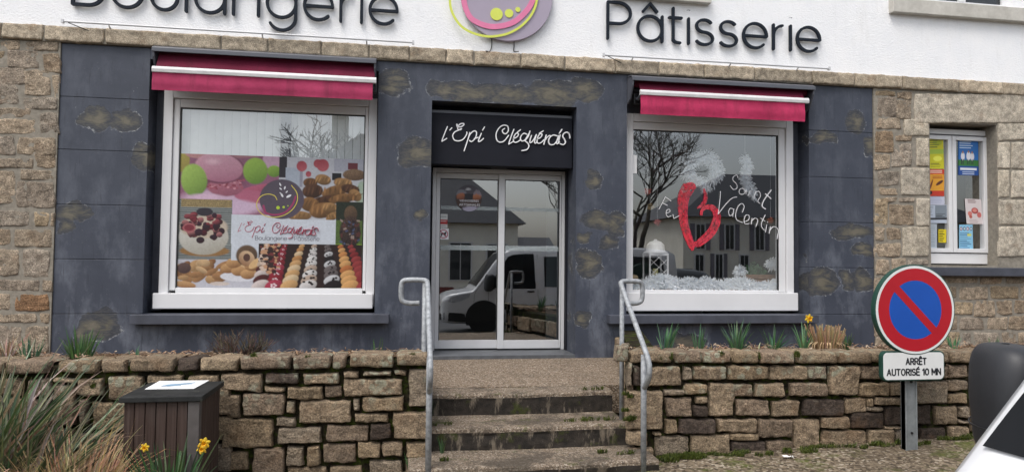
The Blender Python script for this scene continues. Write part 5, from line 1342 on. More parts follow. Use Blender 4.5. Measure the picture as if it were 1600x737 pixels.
daffodil('daffodil clump with an arching leaf and one yellow flower left of the straw stubble', 1256, 504, yb1, 20, .13, 5, flowers=((1263, 497),))
daffodil('dark green daffodil clump just right of the straw stubble', 1321, 516, yb1, 22, .07, 6, GREEN)
daffodil('dense tall grassy clump at the left corner of the blue front', 126, 508, yb1, 60, .11, 7, GREEN, rad=.08)
daffodil('sparse leaf clump against the granite at the far left of the bed', 47, 518, yb1, 16, .07, 8, BLUEG, rad=.06)
daffodil('single small shoot in the left planter right of the dense clump', 211, 532, yb1, 5, .04, 9, BLUEG)
daffodil('tiny leaf shoot in the left planter near the left handrail', 590, 520, yb1, 5, .03, 10, GREEN)
daffodil('leaf clump in the right planter just right of the road sign disc', 1490, 520, yb1, 12, .10, 11, BLUEG)
daffodil('small leaf clump in the right planter above the van mirror', 1551, 521, yb1, 14, .05, 12, BLUEG)
# straw stubble of a cut grass
x = at_bed(1290, yb1); t = thing('cut_grass_stubble', 'bundle of cut straw-coloured grass stems in the right planter', 'plant', (x, yb1, ZS))
m = MB(); g = random.Random(5)
for i in range(230):
    a = g.uniform(0, 6.283); r = .13*math.sqrt(g.random()); dx = r*math.cos(a); dy = r*math.sin(a)*.8; h = g.uniform(.16, .27); b0 = Vector((x+dx*.75, yb1+dy*.75, ZS-.02))
    b1 = b0+Vector((dx*.65+g.uniform(-.02, .02), dy*.5, h)); m.tube([b0, (b0+b1)/2+Vector((g.uniform(-.008, .008), 0, 0)), b1], [.0035, .0038, .003], 5, tuple(q*g.uniform(.8, 1.15) for q in g.choice(STRAW)))
for i in range(30):
    a = g.uniform(0, 6.283); m.blade([Vector((x+.1*math.cos(a), yb1+.08*math.sin(a), ZS)), Vector((x+.15*math.cos(a), yb1+.12*math.sin(a), ZS+.10)), Vector((x+.2*math.cos(a), yb1+.15*math.sin(a), ZS+.08)), Vector((x+.22*math.cos(a), yb1+.16*math.sin(a), ZS+.01))], [.004, .005, .004, .001], (math.sin(a), -math.cos(a), 0), g.choice(STRAW))
m.build('stems', M['straw'], t, colour=True)
def dry_tuft(label, px, y, n, h, spread, seed, z=ZS):
    x = at_bed(px, y); t = thing('dry_grass_tuft', label, 'plant', (x, y, z)); m = MB(); tuft(m, x, y, z-.01, n, h, spread, [(.40,.30,.20),(.33,.22,.14),(.48,.38,.28)], .004, .7, .05, seed, kink=True); m.build('leaves', M['straw'], t, colour=True)
dry_tuft('spiky withered tuft right of the broad daffodil clump', 1183, yb1-.03, 34, .14, .16, 31)
dry_tuft('low withered tuft between the two left clumps of the right planter', 1112, yb1, 30, .10, .14, 32)
dry_tuft('tall dry brown tuft at the left edge of the bed against the granite', 10, yb1, 90, .24, .16, 33)
# bare twiggy shrub
x = at_bed(376, yb1); t = thing('bare_shrub', 'small leafless twiggy shrub in the left planter under the window sill', 'shrub', (x, yb1, ZS))
m = MB(); g = random.Random(14)
def twig(p, d, l, r, dep):
    pts = [p]; q = p
    for k in range(3):
        d = (d+Vector((g.uniform(-.22, .22), g.uniform(-.22, .22), g.uniform(-.05, .16)))).normalized(); q = q+d*l/3; pts.append(q)
    m.tube(pts, [r, r*.9, r*.8, r*.6], 5, tuple(c*g.uniform(.7, 1.2) for c in g.choice([(.085,.058,.042),(.13,.09,.065),(.06,.044,.035)])), cap=False)
    if dep > 0:
        for k in range(g.choice((2, 3))): twig(pts[g.choice((1, 2, 3))], (d+Vector((g.uniform(-.7, .7), g.uniform(-.7, .7), g.uniform(0, .5)))).normalized(), l*.72, r*.68, dep-1)
for i in range(52):
    a = g.uniform(0, 6.283); twig(Vector((x+.05*math.cos(a), yb1+.05*math.sin(a), ZS-.02)), Vector((math.cos(a)*1.1, math.sin(a)*.9, g.uniform(.45, 1.1))).normalized(), .135, .0050, 2)
m.build('twigs', M['twig'], t, colour=True)
# leaf litter and moss on the beds
g = random.Random(77); m = MB()
for i in range(1500):
    x = g.choice((g.uniform(-4.6, .2), g.uniform(1.95, 6.5))); y = g.uniform(YP+.24, YP+.62); z = ZS+.025+g.uniform(-.01, .025); a = g.uniform(0, 6.28); l = g.uniform(.012, .04)
    c_, s_ = math.cos(a), math.sin(a); m.blade([(x-l*c_, y-l*s_, z), (x, y, z+g.uniform(0, .02)), (x+l*c_, y+l*s_, z+g.uniform(-.005, .02))], [.003, g.uniform(.004, .010), .002], (-s_, c_, g.uniform(-.5, .5)), g.choice([(.28,.17,.10),(.19,.11,.07),(.36,.25,.16),(.12,.08,.055),(.42,.33,.24)]))
tag(m.build('leaf_litter', M['straw'], colour=True), 'brown dead leaves and bark scattered on the planter soil', kind='stuff')
def moss(name, label, spots, seed):
    g = random.Random(seed); m = MB()
    for (x, y, z, r, n) in spots:
        for i in range(n):
            a = g.uniform(0, 6.283); q = r*math.sqrt(g.random()); px_, py_ = x+q*math.cos(a), y+.35*q*math.sin(a)
            c = g.choice([(.06,.085,.012),(.10,.13,.02),(.045,.06,.012),(.13,.16,.03)])
            m.blade([(px_, py_, z), (px_+g.uniform(-.008, .008), py_-.004, z+g.uniform(.008, .03)), (px_+g.uniform(-.02, .02), py_-g.uniform(0, .02), z+g.uniform(.012, .045))], [.003, .004, .0005], (g.uniform(-1, 1), g.uniform(-1, 1), 0), c)
    return tag(m.build(name, M['leaf'], colour=True), label, kind='stuff')
sp = []
g = random.Random(4)
for i in range(46): x = g.uniform(1.95, 5.2); sp.append((x, YP-.06-g.random()*.12, gz(x, -2.7)-.005, g.uniform(.03, .10), 46))
for i in range(16): x = g.uniform(2.0, 2.35); sp.append((x, YP-.05-g.random()*.1, gz(x, -2.7), .08, 60))
moss('ground_moss', 'green moss and weeds along the foot of the right planter', sp, 1)
sp = []
for (px, py) in ((145,600),(480,560),(645,556),(1048,556),(1128,553),(1186,555),(1247,552),(962+70,558),(855-460,556)): x, z = W(px, py, YP-.05); sp += [(x, YP-.035, z-.03, .025, 40), (x, YP-.03, z-.01, .02, 30)]
for i in range(7): sp.append((1.80+g.uniform(-.02, .05), -2.66-g.random()*.02, .06-g.random()*.25, .03, 40))
for (x, y, z) in ((1.72,-2.05,-.04),(1.55,-2.4,-.22),(1.70,-2.42,-.22),(1.6,-2.75,-.395),(1.78,-2.8,-.395),(.35,-2.45,-.22),(.3,-2.8,-.395),(1.45,-2.44,-.22)):
    for q in range(3): sp.append((x+g.uniform(-.09, .09), y+.03+g.uniform(-.01, .01), z-.004, .035, 14))
moss('joint_moss', 'green moss growing in the planter joints and on the step edges', sp, 2)
def weed(label, px, top_px, foot, n, seed, sp_=.05):
    x, y, z = foot; t = thing('weed', label, 'plant', foot); m = MB(); tuft(m, x, y, z, n, .16, sp_, GREEN, .003, .3, .02, seed); m.build('leaves', M['leaf'], t, colour=True)
weed('wispy green weed on the left end of the second step', 690, 640, (.36, -2.56, -.40), 14, 61)
weed('small green weed at the left end of the top step', 682, 590, (.29, -2.10, -.226), 10, 62)
weed('small green weed in the wall foot left of the bottom step', 640, 690, (.12, -2.70, -.50), 16, 63, .08)
# ornamental grass, dry grass and daffodils in front of the bin
def big_grass(name, label, x, y, n, h, spread, pal, seed, w, droop, rad, z=GZ, lean=(0, 0), mat='leaf', kink=False):
    t = thing(name, label, 'grass clump', (x, y, z)); m = MB(); tuft(m, x, y, z-.02, n, h, spread, pal, w, droop, rad, seed, lean, kink); m.build('blades', M[mat], t, colour=True); return t
OLIVE = [(.075,.105,.045),(.10,.13,.06),(.14,.15,.08),(.055,.085,.04),(.10,.12,.06),(.34,.28,.19),(.26,.21,.13),(.38,.31,.21)]
big_grass('flax_clump', 'tall clump of green and straw sword leaves at the far left', -2.62, -3.15, 340, 1.04, .60, OLIVE, 41, .0135, .5, .26)
big_grass('flax_clump', 'shorter arching clump of sword leaves leaning towards the bin', -2.20, -3.22, 150, .84, .52, OLIVE, 47, .009, .7, .18, lean=(.2, 0))
big_grass('dry_grass_clump', 'tangled straw-coloured dry grass at the foot of the brown bin', -1.86, -3.42, 560, .60, .34, STRAW, 43, .0045, .9, .20, mat='straw', kink=True)
big_grass('dry_grass_clump', 'wide mass of dry grass under the sword leaves at the left corner', -2.40, -3.60, 760, .50, .48, STRAW+[(.12,.09,.05)], 44, .0045, 1.0, .34, mat='straw', kink=True)
yfl = -3.5
x = W(266, 720, yfl)[0]; t = thing('daffodil_plant', 'flowering daffodil clump with yellow blooms in front of the brown bin', 'plant', (x, yfl, GZ))
m = MB(); tuft(m, x, yfl, GZ-.02, 60, .54, .24, [(.05,.11,.04),(.075,.15,.055),(.04,.09,.035)], .008, .35, .09, 51); tuft(m, x+.05, yfl, GZ, 5, .66, .12, GREEN, .007, .1, .03, 53, (.2, 0)); m.build('leaves', M['leaf'], t, colour=True)
for (fx, fy, k) in ((227, 698, .55), (320, 691, .72), (316, 700, .66)): flower(t, fx, fy, yfl, x, GZ, k)
# a scrap of white paper on the ground
p = (lambda d, t_: (d.x*t_, -CAM_D+d.y*t_))(*(lambda d: (d, (-.47-CAM_H)/d.z))(FW+RT*((1231-800)/CAM_F)+UP*((368.5-721)/CAM_F)))
m = MB(); g = random.Random(2); vs = []; fs = []
for j in range(4):
    for i in range(6): vs.append((p[0]-.04+.016*i, p[1]-.015+.012*j, gz(p[0], p[1])+.012+.016*noise.noise(Vector((i*.9, j*.9, 3)))+.006))
for j in range(3):
    for i in range(5): fs.append((j*6+i, j*6+i+1, (j+1)*6+i+1, (j+1)*6+i))
m.add(vs, fs); tag(m.build('paper_scrap', M['crumb']), 'crumpled scrap of white paper on the gravel before the right planter', 'litter')
# ------------------------------------------------------------------ display in the right window
yg = .186
def HG(px, py): return W(px, py, .18)
hp_ = thing('heart_painting', 'red heart painted on the glass of the right shop window', 'window painting', (3.6, .18, 1.2))
HZ = lambda x, y: HG(1020+x/5.267, 260+y/5.267)
def brush(mb, pts, ws, y, n=10, colr=(.88, .045, .085), seed=0):
    """broad brush mark: parallel bristle strokes with a ragged edge"""
    g = random.Random(seed); P = catmull([Vector((*HZ(*p), 0)) for p in pts], 8); k = len(P)
    def wd(i): f = i/(k-1)*(len(ws)-1); a = int(min(f, len(ws)-2)); return (ws[a]*(1-(f-a))+ws[a+1]*(f-a))/5.267/124
    for b_ in range(n):
        o = (b_+.5)/n-.5; i0 = int(g.random()**2*k*.14) if abs(o) > .2 else 0; i1 = k-int(g.random()**2*k*.16); q = []
        for i in range(i0, max(i0+3, i1)):
            i = min(i, k-1); t_ = P[min(i+1, k-1)]-P[max(i-1, 0)]; t_.normalize(); q.append((P[i].x-t_.y*o*wd(i), P[i].y+t_.x*o*wd(i)))
        wm = max(wd(int(k*.5))/n*1.12, .004); c = tuple(min(1, v*g.uniform(.75, 1.2)) for v in colr)
        mb.stroke(q, wm, y-.0001*b_, y+.0012, c)
m = MB()
brush(m, [(300,165),(255,250),(248,360),(258,470),(285,560),(315,640),(325,690)], [110,100,80,70,66,56,18], .180, 14, seed=1)
brush(m, [(262,170),(320,160),(345,185)], [50,60,25], .1785, 8, seed=4)
brush(m, [(420,185),(435,250),(415,310),(365,342)], [14,34,36,10], .1795, 7, seed=2)
brush(m, [(400,400),(405,360),(440,335),(490,340),(525,390),(520,460),(480,540),(420,600),(360,640),(315,650)], [16,22,32,46,62,74,72,64,54,34], .1790, 13, seed=3)
m.build('paint', M['red_paint'], hp_, colour=True)
wt = thing('window_lettering', 'white handwritten greeting on the glass around the red heart', 'window painting', (3.9, .178, 1.4))
WS = [[(50,350),(75,305),(102,250)], [(102,250),(150,285)], [(78,300),(120,320)], [(110,385),(140,372),(135,352),(115,360),(108,390),(125,415),(150,405)], [(165,395),(172,428)], [(172,428),(215,405)],
 [(700,95),(690,72),(662,85),(660,115),(688,145),(690,180),(660,188),(636,158)], [(760,195),(735,180),(710,195),(715,225),(745,228),(765,200)], [(768,195),(765,230)], [(800,200),(785,240)], [(830,255),(845,205)], [(842,215),(870,205),(885,240),(862,285),(880,305)],
 [(972,195),(915,275),(898,325),(925,350)], [(925,225),(970,265)],
 [(556,205),(548,300),(536,392)], [(536,392),(600,310),(650,262),(690,252)], [(660,350),(635,345),(622,375),(632,405),(655,392),(665,355)], [(665,350),(655,412)], [(735,375),(750,330),(730,305),(700,330),(680,390),(690,440),(735,460)],
 [(752,455),(785,440),(790,405),(765,400),(750,435),(755,470),(790,470)], [(815,425),(808,475)], [(810,450),(840,425),(862,445),(845,495)], [(922,400),(890,480),(915,525)], [(885,425),(920,450)], [(935,480),(925,540)], [(940,455),(942,462)], [(965,495),(955,550)], [(958,530),(990,495),(1028,520),(1020,595)]]
m = MB()
for i, s_ in enumerate(WS):
    P = catmull([Vector((*HZ(*p), 0)) for p in s_], 6)
    m.stroke([(v.x, v.y) for v in P], .0068 if i not in (12, 13) else .012, .1765-.0003*i, .178)
m.build('lettering', M['white_letter'], wt)
# white feather garlands hanging behind the glass
def fluff(mb, pts, r, n, seed, l=.05, cols=((.90,.92,.95),(.84,.87,.92),(.95,.95,.96)), yj=.3):
    g = random.Random(seed)
    for i in range(n):
        k = g.randrange(len(pts)-1); f = g.random(); c = Vector(pts[k])*(1-f)+Vector(pts[k+1])*f
        d = Vector((g.gauss(0, 1), g.gauss(0, yj), g.gauss(0, 1))).normalized(); q = c+d*r*g.random(); e = q+d*l*g.uniform(.4, 1)+Vector((0, 0, -.01))
        s_ = Vector((-d.z, g.uniform(-.6, .6), d.x)); mb.blade([q, (q+e)/2+s_*.006, e], [.004, .007, .001], s_, g.choice(cols))
def gar(label, px_pts, r, n, seed, y=.30):
    P = [Vector((W(px, py, y)[0], y, W(px, py, y)[1])) for px, py in px_pts]
    t = thing('feather_garland', label, 'garland', tuple(P[-1]), 'white feather decorations in the right window'); m = MB(); fluff(m, P, r, n, seed, .05, yj=.8); m.build('feathers', M['fluff'], t, colour=True)
    m = MB(); m.tube([P[0]+Vector((0, 0, .05)), P[0]+Vector((0, 0, 2.78-P[0].z))], .0015, 4); m.build('thread', M['white_letter'], t)
gar('arched white feather garland above the red heart', [(1072,275),(1078,256),(1092,246),(1108,244),(1116,256),(1122,270),(1110,282)], .085, 1900, 1)
gar('slender white feather garland right of the arched one behind the word Saint', [(1164,246),(1168,262),(1162,276),(1170,290),(1176,306)], .06, 1100, 2)
gar('second feather tail hanging under the arched garland on its left side', [(1078,268),(1084,280),(1098,284),(1104,296)], .05, 600, 7, .31)
# window bed: board, white fleece
m = MB(); m.box(2.76, 4.90, .215, .85, .66, .752); t = m.build('display_board', M['brick_wood']); tag(t, 'wooden display shelf behind the right shop window glass', 'shelf')
fl = MB(); g = random.Random(3)
top = [(985,448),(1003,444),(1015,436),(1030,432),(1045,434),(1060,440),(1075,436),(1090,440),(1105,436),(1120,442),(1135,440),(1150,436),(1165,438),(1180,444),(1195,444),(1208,442),(1218,440)]
P = [Vector((W(px, py, .31)[0], .31, W(px, py, .31)[1])) for px, py in top]
vs = []; fs = []; K = 8
for i, p_ in enumerate(P):
    for k in range(K):
        f = k/(K-1); a = math.pi*f; vs.append((p_.x+.02*noise.noise(Vector((i, k, 1))), .33-.11*math.cos(a)*1.0+.01*noise.noise(Vector((i*2, k*2, 5))), .752+(p_.z-.772)*math.sin(a)**.7+.012*noise.noise(Vector((i*1.7, k*1.3, 9)))))
for i in range(len(P)-1):
    for k in range(K-1): fs.append((i*K+k, i*K+k+1, (i+1)*K+k+1, (i+1)*K+k))
fl.add(vs, fs, (.80, .86, .93)); fluff(fl, P, .035, 2200, 9, .05); fluff(fl, [p_-Vector((0, .08, .03)) for p_ in P], .03, 2600, 10, .05); fluff(fl, [p_-Vector((0, .09, .08)) for p_ in P], .03, 2600, 12, .05)
tag(fl.build('white_fleece', M['fluff'], smooth=True, colour=True), 'fluffy white fleece laid along the right window display', kind='stuff')
# lantern
lx, lz0 = W(1024, 436, .46); _, lz1 = W(1024, 372, .46); w = (W(1041, 400, .46)[0]-W(1011, 400, .46)[0])/2
ln = thing('lantern', 'white metal lantern with lattice sides standing in the white fleece', 'lantern', (lx, .46, .752)); H_ = lz1-.752
m = MB(); m.box(lx-w, lx+w, .46-w, .46+w, .752, .775); m.build('base', M['bar'], ln, bevel=.004)
m = MB(); zt = .752+H_*.70; k = .018
for sx_ in (-1, 1):
    for sy_ in (-1, 1): m.box(lx+sx_*w*.92-k*.5, lx+sx_*w*.92+k*.5, .46+sy_*w*.92-k*.5, .46+sy_*w*.92+k*.5, .776, zt)
    m.box(lx-w*.92+k*.5, lx+w*.92-k*.5, .46+sx_*w*.92-k*.45, .46+sx_*w*.92+k*.45, zt-.03, zt-.001); m.box(lx-w*.92+k*.5, lx+w*.92-k*.5, .46+sx_*w*.92-k*.45, .46+sx_*w*.92+k*.45, .777, .80)
m.build('frame', M['bar'], ln)
m = MB(); n_ = 3
for sgn in (-1, 1):
    for q_ in range(-2, 4):
        a_ = Vector((lx-w*.85, .46-w*.93, .80+(zt-.83)*(q_/3))); b_ = Vector((lx+w*.85, .46-w*.93, .80+(zt-.83)*((q_+1.6)/3)))
        if sgn < 0: a_.x, b_.x = b_.x, a_.x
        lo, hi = .80, zt-.03; seg = [a_+(b_-a_)*f for f in [j/12 for j in range(13)]]; seg = [s_ for s_ in seg if lo <= s_.z <= hi]
        if len(seg) > 1: m.tube(seg, .004, 4)
m.build('lattice', M['bar'], ln)
m = MB(); m.lathe([(.035, .776), (.035, .776+H_*.34), (.03, .776+H_*.36)], lx, .46, 16); m.build('candle', simple('cream_wax', (.55, .50, .25), .6), ln)
m = MB(); m.lathe([(w*1.18, zt), (w*1.18, zt+.015), (w*.95, zt+.03), (w*.86, zt+H_*.17), (w*.55, zt+H_*.23), (w*.2, zt+H_*.25), (w*.12, zt+H_*.28)], lx, .46, 24); m.build('roof', M['bar'], ln, smooth=False)
# wooden crate with plant
cx0, cz0 = W(1163, 438, .45); cx1, cz1 = W(1214, 414, .45)
cr = thing('wooden_crate', 'slatted wooden crate holding a green plant at the right of the window display', 'crate', ((cx0+cx1)/2, .5, .752))
for i in range(3):
    z = .756+i*.064; m = MB(); m.box(cx0, cx1, .42, .435, z, z+.055); m.build('slat', M['brick_wood'], cr, bevel=.003, seg=1)
for x in (cx0-.016, cx1+.001):
    m = MB(); m.box(x, x+.015, .42, .68, .756, .756+.185); m.build('end_panel', M['brick_wood'], cr, bevel=.003, seg=1)
m = MB(); m.box(cx0, cx1, .665, .68, .756, .94); m.build('back_panel', M['brick_wood'], cr)
x = (cx0+cx1)/2; pt = thing('potted_plant', 'small feathery green plant growing out of the wooden crate', 'plant', (x-.05, .54, .93)); m = MB(); g = random.Random(6)
for i in range(520):
    a = g.uniform(0, 6.28); r = .17*math.sqrt(g.random()); q = Vector((x-.04+r*math.cos(a), .54+.6*r*math.sin(a), .93+g.uniform(0, .20)*(1-r/.22))); d = Vector((g.gauss(0, 1), g.gauss(0, 1), g.gauss(.5, 1))).normalized()
    m.blade([q, q+d*.018, q+d*.034], [.003, .008, .001], d.orthogonal(), g.choice([(.06,.16,.06),(.09,.22,.09),(.05,.12,.05),(.13,.26,.12)]))
for i in range(14): a = g.uniform(0, 6.28); m.tube([(x-.04, .54, .86), (x-.04+.13*math.cos(a), .54+.07*math.sin(a), 1.06)], .002, 4, (.05, .1, .04))
m.build('foliage', M['leaf'], pt, colour=True)
def puff(label, px, py, r, n, seed, y=.40):
    x, z = W(px, py, y); t = thing('fluff_ball', label, 'decoration', (x, y, z-r), 'white feather decorations in the right window'); m = MB(); fluff(m, [Vector((x-.03, y, z-.02)), Vector((x, y, z)), Vector((x+.03, y, z))], r, n, seed, .05, yj=1); m.build('feathers', M['fluff'], t, colour=True)
puff('ball of white feathers lying on the wooden crate', 1207, 411, .07, 420, 21)
puff('upright tuft of white feathers left of the wooden crate', 1156, 422, .055, 380, 22)
x, z = W(990, 434, .36); bb = thing('bread_basket', 'small basket with a loaf at the left end of the right window display', 'basket', (x, .36, .752))
m = MB(); m.lathe([(.07, .753), (.085, .80), (.09, .85), (.083, .852), (.06, .78)], x, .40, 18); m.build('basket', M['brick_wood'], bb)
m = MB(); m.ico((x, .40, .885), .075, 3, (.45, .33, .2), .25, (1, .8, .6)); m.build('loaf', tinted('bread_crust', .8, .25, 40), bb, smooth=True, colour=True)
x, z = W(1051, 440, .31); t = MB(); t.ico((x, .285, z), .022, 2, (.6, .02, .04), .2); tag(t.build('red_bauble', M['petal'], smooth=True, colour=True), 'small red bauble resting on the white fleece', 'decoration')
a_ = HG(985, 242); b_ = HG(995, 271)
m = MB(); m.box(a_[0], b_[0], .179, .181, b_[1], a_[1]); tag(m.build('paper_note', M['crumb']), 'small white paper note stuck at the left edge of the heart window', 'note')
def rosette(label, px, py, c, seed):
    x, z = W(px, py, .30); t = thing('paper_rosette', label, 'decoration', (x, .30, z), 'hanging ornaments in the right window'); m = MB(); fluff(m, [Vector((x-.01, .3, z)), Vector((x+.01, .3, z))], .025, 60, seed, .035, (c, tuple(q*.7 for q in c))); m.build('petals', M['petal'], t, colour=True)
    m = MB(); m.tube([(x, .3, z), (x, .3, 2.78)], .001, 4); m.build('thread', M['white_letter'], t)
rosette('coral ornament hanging left of the heart in front of the tree reflection', 1012, 298, (.55, .12, .10), 1)
rosette('pink ornament low at the left of the right shop window', 1027, 346, (.55, .16, .18), 2)
rosette('green and coral ornament above the pink one', 1016, 322, (.32, .22, .10), 3)
rosette('orange ornament under the last letters of the greeting', 1204, 343, (.50, .13, .07), 4)

# ------------------------------------------------------------------ white van parked along the road, nose to the left
VX, VYF, VW = .95, -6.08, 1.92      # front bumper x, side facing the shop, width
VC = VYF-VW/2
STN = [(.0,.32,.66,.66),(.03,.27,.76,.78),(.10,.24,.82,.86),(.22,.22,.865,.915),(.42,.22,.905,.945),(.62,.22,.935,.955),(.68,.22,.950,.957),(.72,.22,.985,.958),(.92,.22,1.255,.96),(1.16,.22,1.575,.96),(1.34,.22,1.775,.96),(1.50,.22,1.845,.96),
       (1.75,.22,1.895,.96),(2.4,.22,1.93,.96),(3.4,.22,1.93,.96),(4.6,.22,1.90,.955),(4.98,.24,1.86,.94),(5.10,.26,1.78,.92),(5.14,.32,1.2,.90),(5.15,.40,.9,.88)]
def half(h, hw, ht):
    b = min(.98, ht-.06); 
    if h <= b: return hw*(1-.05*max(0, (.45-h)/.25)) if h < .45 else hw
    f = (h-b)/max(.05, ht-b); return hw-.17*(f**1.25)*min(1, (ht-b)/.9)
van = thing('white_van', 'white delivery van parked in front of the shop with a large black door mirror', 'van', (VX+2.5, VC, GZ))
def ring_pts(s_):
    s0, hb, ht, hw = s_; hs = [hb, hb+.04, .45, .70, .85, .98]; hs = [min(h, ht-.05) for h in hs]; hi = [hs[-1]+(ht-.035-hs[-1])*f for f in (.25, .5, .75, 1)]
    P = [(hw*.80, hb)]
    for h in hs[1:]+hi: P.append((half(h, hw, ht), h))
    wt = P[-1][0]; P += [(wt-.035, ht-.008), (wt-.10, ht+.004), (wt*.5, ht+.022), (0, ht+.028)]
    return P
m = MB(); vs = []; fs = []; n0 = None
for s_ in STN:
    P = ring_pts(s_); full = [(VC+p[0], p[1]) for p in P]+[(VC-p[0], p[1]) for p in P[::-1][1:]]
    n0 = len(full); vs += [(VX+s_[0], y, GZ+h) for y, h in full]
for i in range(len(STN)-1):
    for k in range(n0-1): fs.append((i*n0+k, (i+1)*n0+k, (i+1)*n0+k+1, i*n0+k+1))
fs.append(tuple(range(n0))); fs.append(tuple((len(STN)-1)*n0+k for k in range(n0))[::-1])
m.add(vs, fs); vb = m.build('body', M['van'], van, smooth=True, fix=True)
def station(s_):
    for a, b in zip(STN[:-1], STN[1:]):
        if a[0] <= s_ <= b[0]:
            f = (s_-a[0])/(b[0]-a[0]); return [a[k]*(1-f)+b[k]*f for k in range(4)]
    return list(STN[-1])
def skin(s_, h, side, off=.006):
    q = station(s_); return (VX+s_, VC+side*(half(min(h, q[2]-.035), q[3], q[2])+off), GZ+h)
def side_patch(name, poly, mat, off=.006, sides=(1, -1), parent=van, n=7):
    """polygon given as bottom and top rows of (s, h), filled on the curved flank"""
    bot, topr = poly
    for sd in sides:
        m = MB(); vs = []; fs = []; k = len(bot)
        for j in range(n):
            f = j/(n-1)
            for (a, b) in zip(bot, topr): vs.append(skin(a[0]*(1-f)+b[0]*f, a[1]*(1-f)+b[1]*f, sd, off))
        for j in range(n-1):
            for i in range(k-1): fs.append((j*k+i, j*k+i+1, (j+1)*k+i+1, (j+1)*k+i))
        m.add(vs, fs); m.build(name, mat, parent, smooth=True)
side_patch('door_window', ([(1.02,1.02),(1.3,1.00),(1.7,1.0),(2.05,1.0)], [(1.44,1.68),(1.55,1.73),(1.8,1.76),(2.02,1.76)]), M['van_glass'])
side_patch('side_window', ([(2.25,1.04),(2.9,1.03),(3.4,1.03)], [(2.25,1.70),(2.9,1.72),(3.4,1.72)]), M['van_glass'])
side_patch('side_window', ([(3.55,1.05),(3.62,1.03),(4.3,1.03),(4.75,1.04),(4.82,1.10)], [(3.55,1.70),(3.62,1.72),(4.3,1.72),(4.70,1.70),(4.80,1.62)]), M['van_glass'])
side_patch('headlight', ([(.14,.70),(.26,.68),(.42,.72),(.60,.80)], [(.20,.80),(.30,.825),(.45,.86),(.62,.885)]), M['lamp'], .008)
side_patch('bumper_strip', ([(.06,.30),(.2,.28),(.42,.27),(.55,.27)], [(.06,.46),(.2,.47),(.42,.46),(.5,.44)]), M['black'], .008)
side_patch('sill_strip', ([(1.4,.26),(2.4,.26),(3.6,.26)], [(1.4,.36),(2.4,.36),(3.6,.36)]), M['black'], .008)
side_patch('door_handle', ([(1.86,.92),(2.02,.92)], [(1.86,.955),(2.02,.955)]), M['black'], .02, n=2)
# windscreen follows the raked front; white pillars stay either side
m = MB(); vs = []; fs = []; ss = [.752, .82, .92, 1.05, 1.18, 1.30, 1.42]; nn = 12
for s_ in ss:
    q = station(s_); wt = half(q[2]-.035, q[3], q[2])-.070
    for k in range(nn+1):
        u = -1+2*k/nn; a = abs(u)*wt; P = ring_pts(q); wtop = P[-4][0]
        h = q[2]+.028-(.024*(a/max(.01, wtop-.10))**1.6 if a < wtop-.1 else .024)
        vs.append((VX+s_-.006, VC+u*wt, GZ+h+.007))
for j in range(len(ss)-1):
    for k in range(nn): fs.append((j*(nn+1)+k, (j+1)*(nn+1)+k, (j+1)*(nn+1)+k+1, j*(nn+1)+k+1))
m.add(vs, fs); m.build('windscreen', M['van_glass'], van, smooth=True)
m = MB(); m.box(VX-.012, VX+.05, VC-.55, VC+.55, GZ+.50, GZ+.60); m.build('grille', M['black'], van, bevel=.012)
m = MB(); m.box(VX-.02, VX+.06, VC-.70, VC+.70, GZ+.29, GZ+.44); m.build('front_bumper', M['black'], van, bevel=.03)
for s_ in (.92, 4.05):
    for sd in (1, -1):
        y1 = VC+sd*(.945); x = VX+s_; m = MB()
        m.disc(x, GZ+.34, .325, .325, y1-.10*(1 if sd > 0 else -1)-.10, y1-.10*(1 if sd > 0 else -1)+.10, 40); w_ = m.build('wheel', M['tyre'], van, bevel=.03)
        yo = y1+sd*.004; m = MB(); m.disc(x, GZ+.34, .20, .20, min(yo, yo+sd*.012), max(yo, yo+sd*.012), 32); rm = m.build('rim', M['rim'], w_)
        m = MB(); vs = []; fs = []
        for k in range(25):
            a = math.pi*(-.12+1.24*k/24)
            for r in (.345, .40): vs.append((x+r*math.cos(a), VC+sd*(.966 if s_ < 2 else .964), GZ+.34+r*math.sin(a)))
        for k in range(24): fs.append((2*k, 2*k+1, 2*k+3, 2*k+2))
        m.add(vs, fs); m.build('wheel_arch', M['black'], van)
        m = MB(); m.disc(x, GZ+.34, .345, .345, VC+sd*.963-.001, VC+sd*.963+.001, 40); m.build('wheel_well', M['gasket'], van)
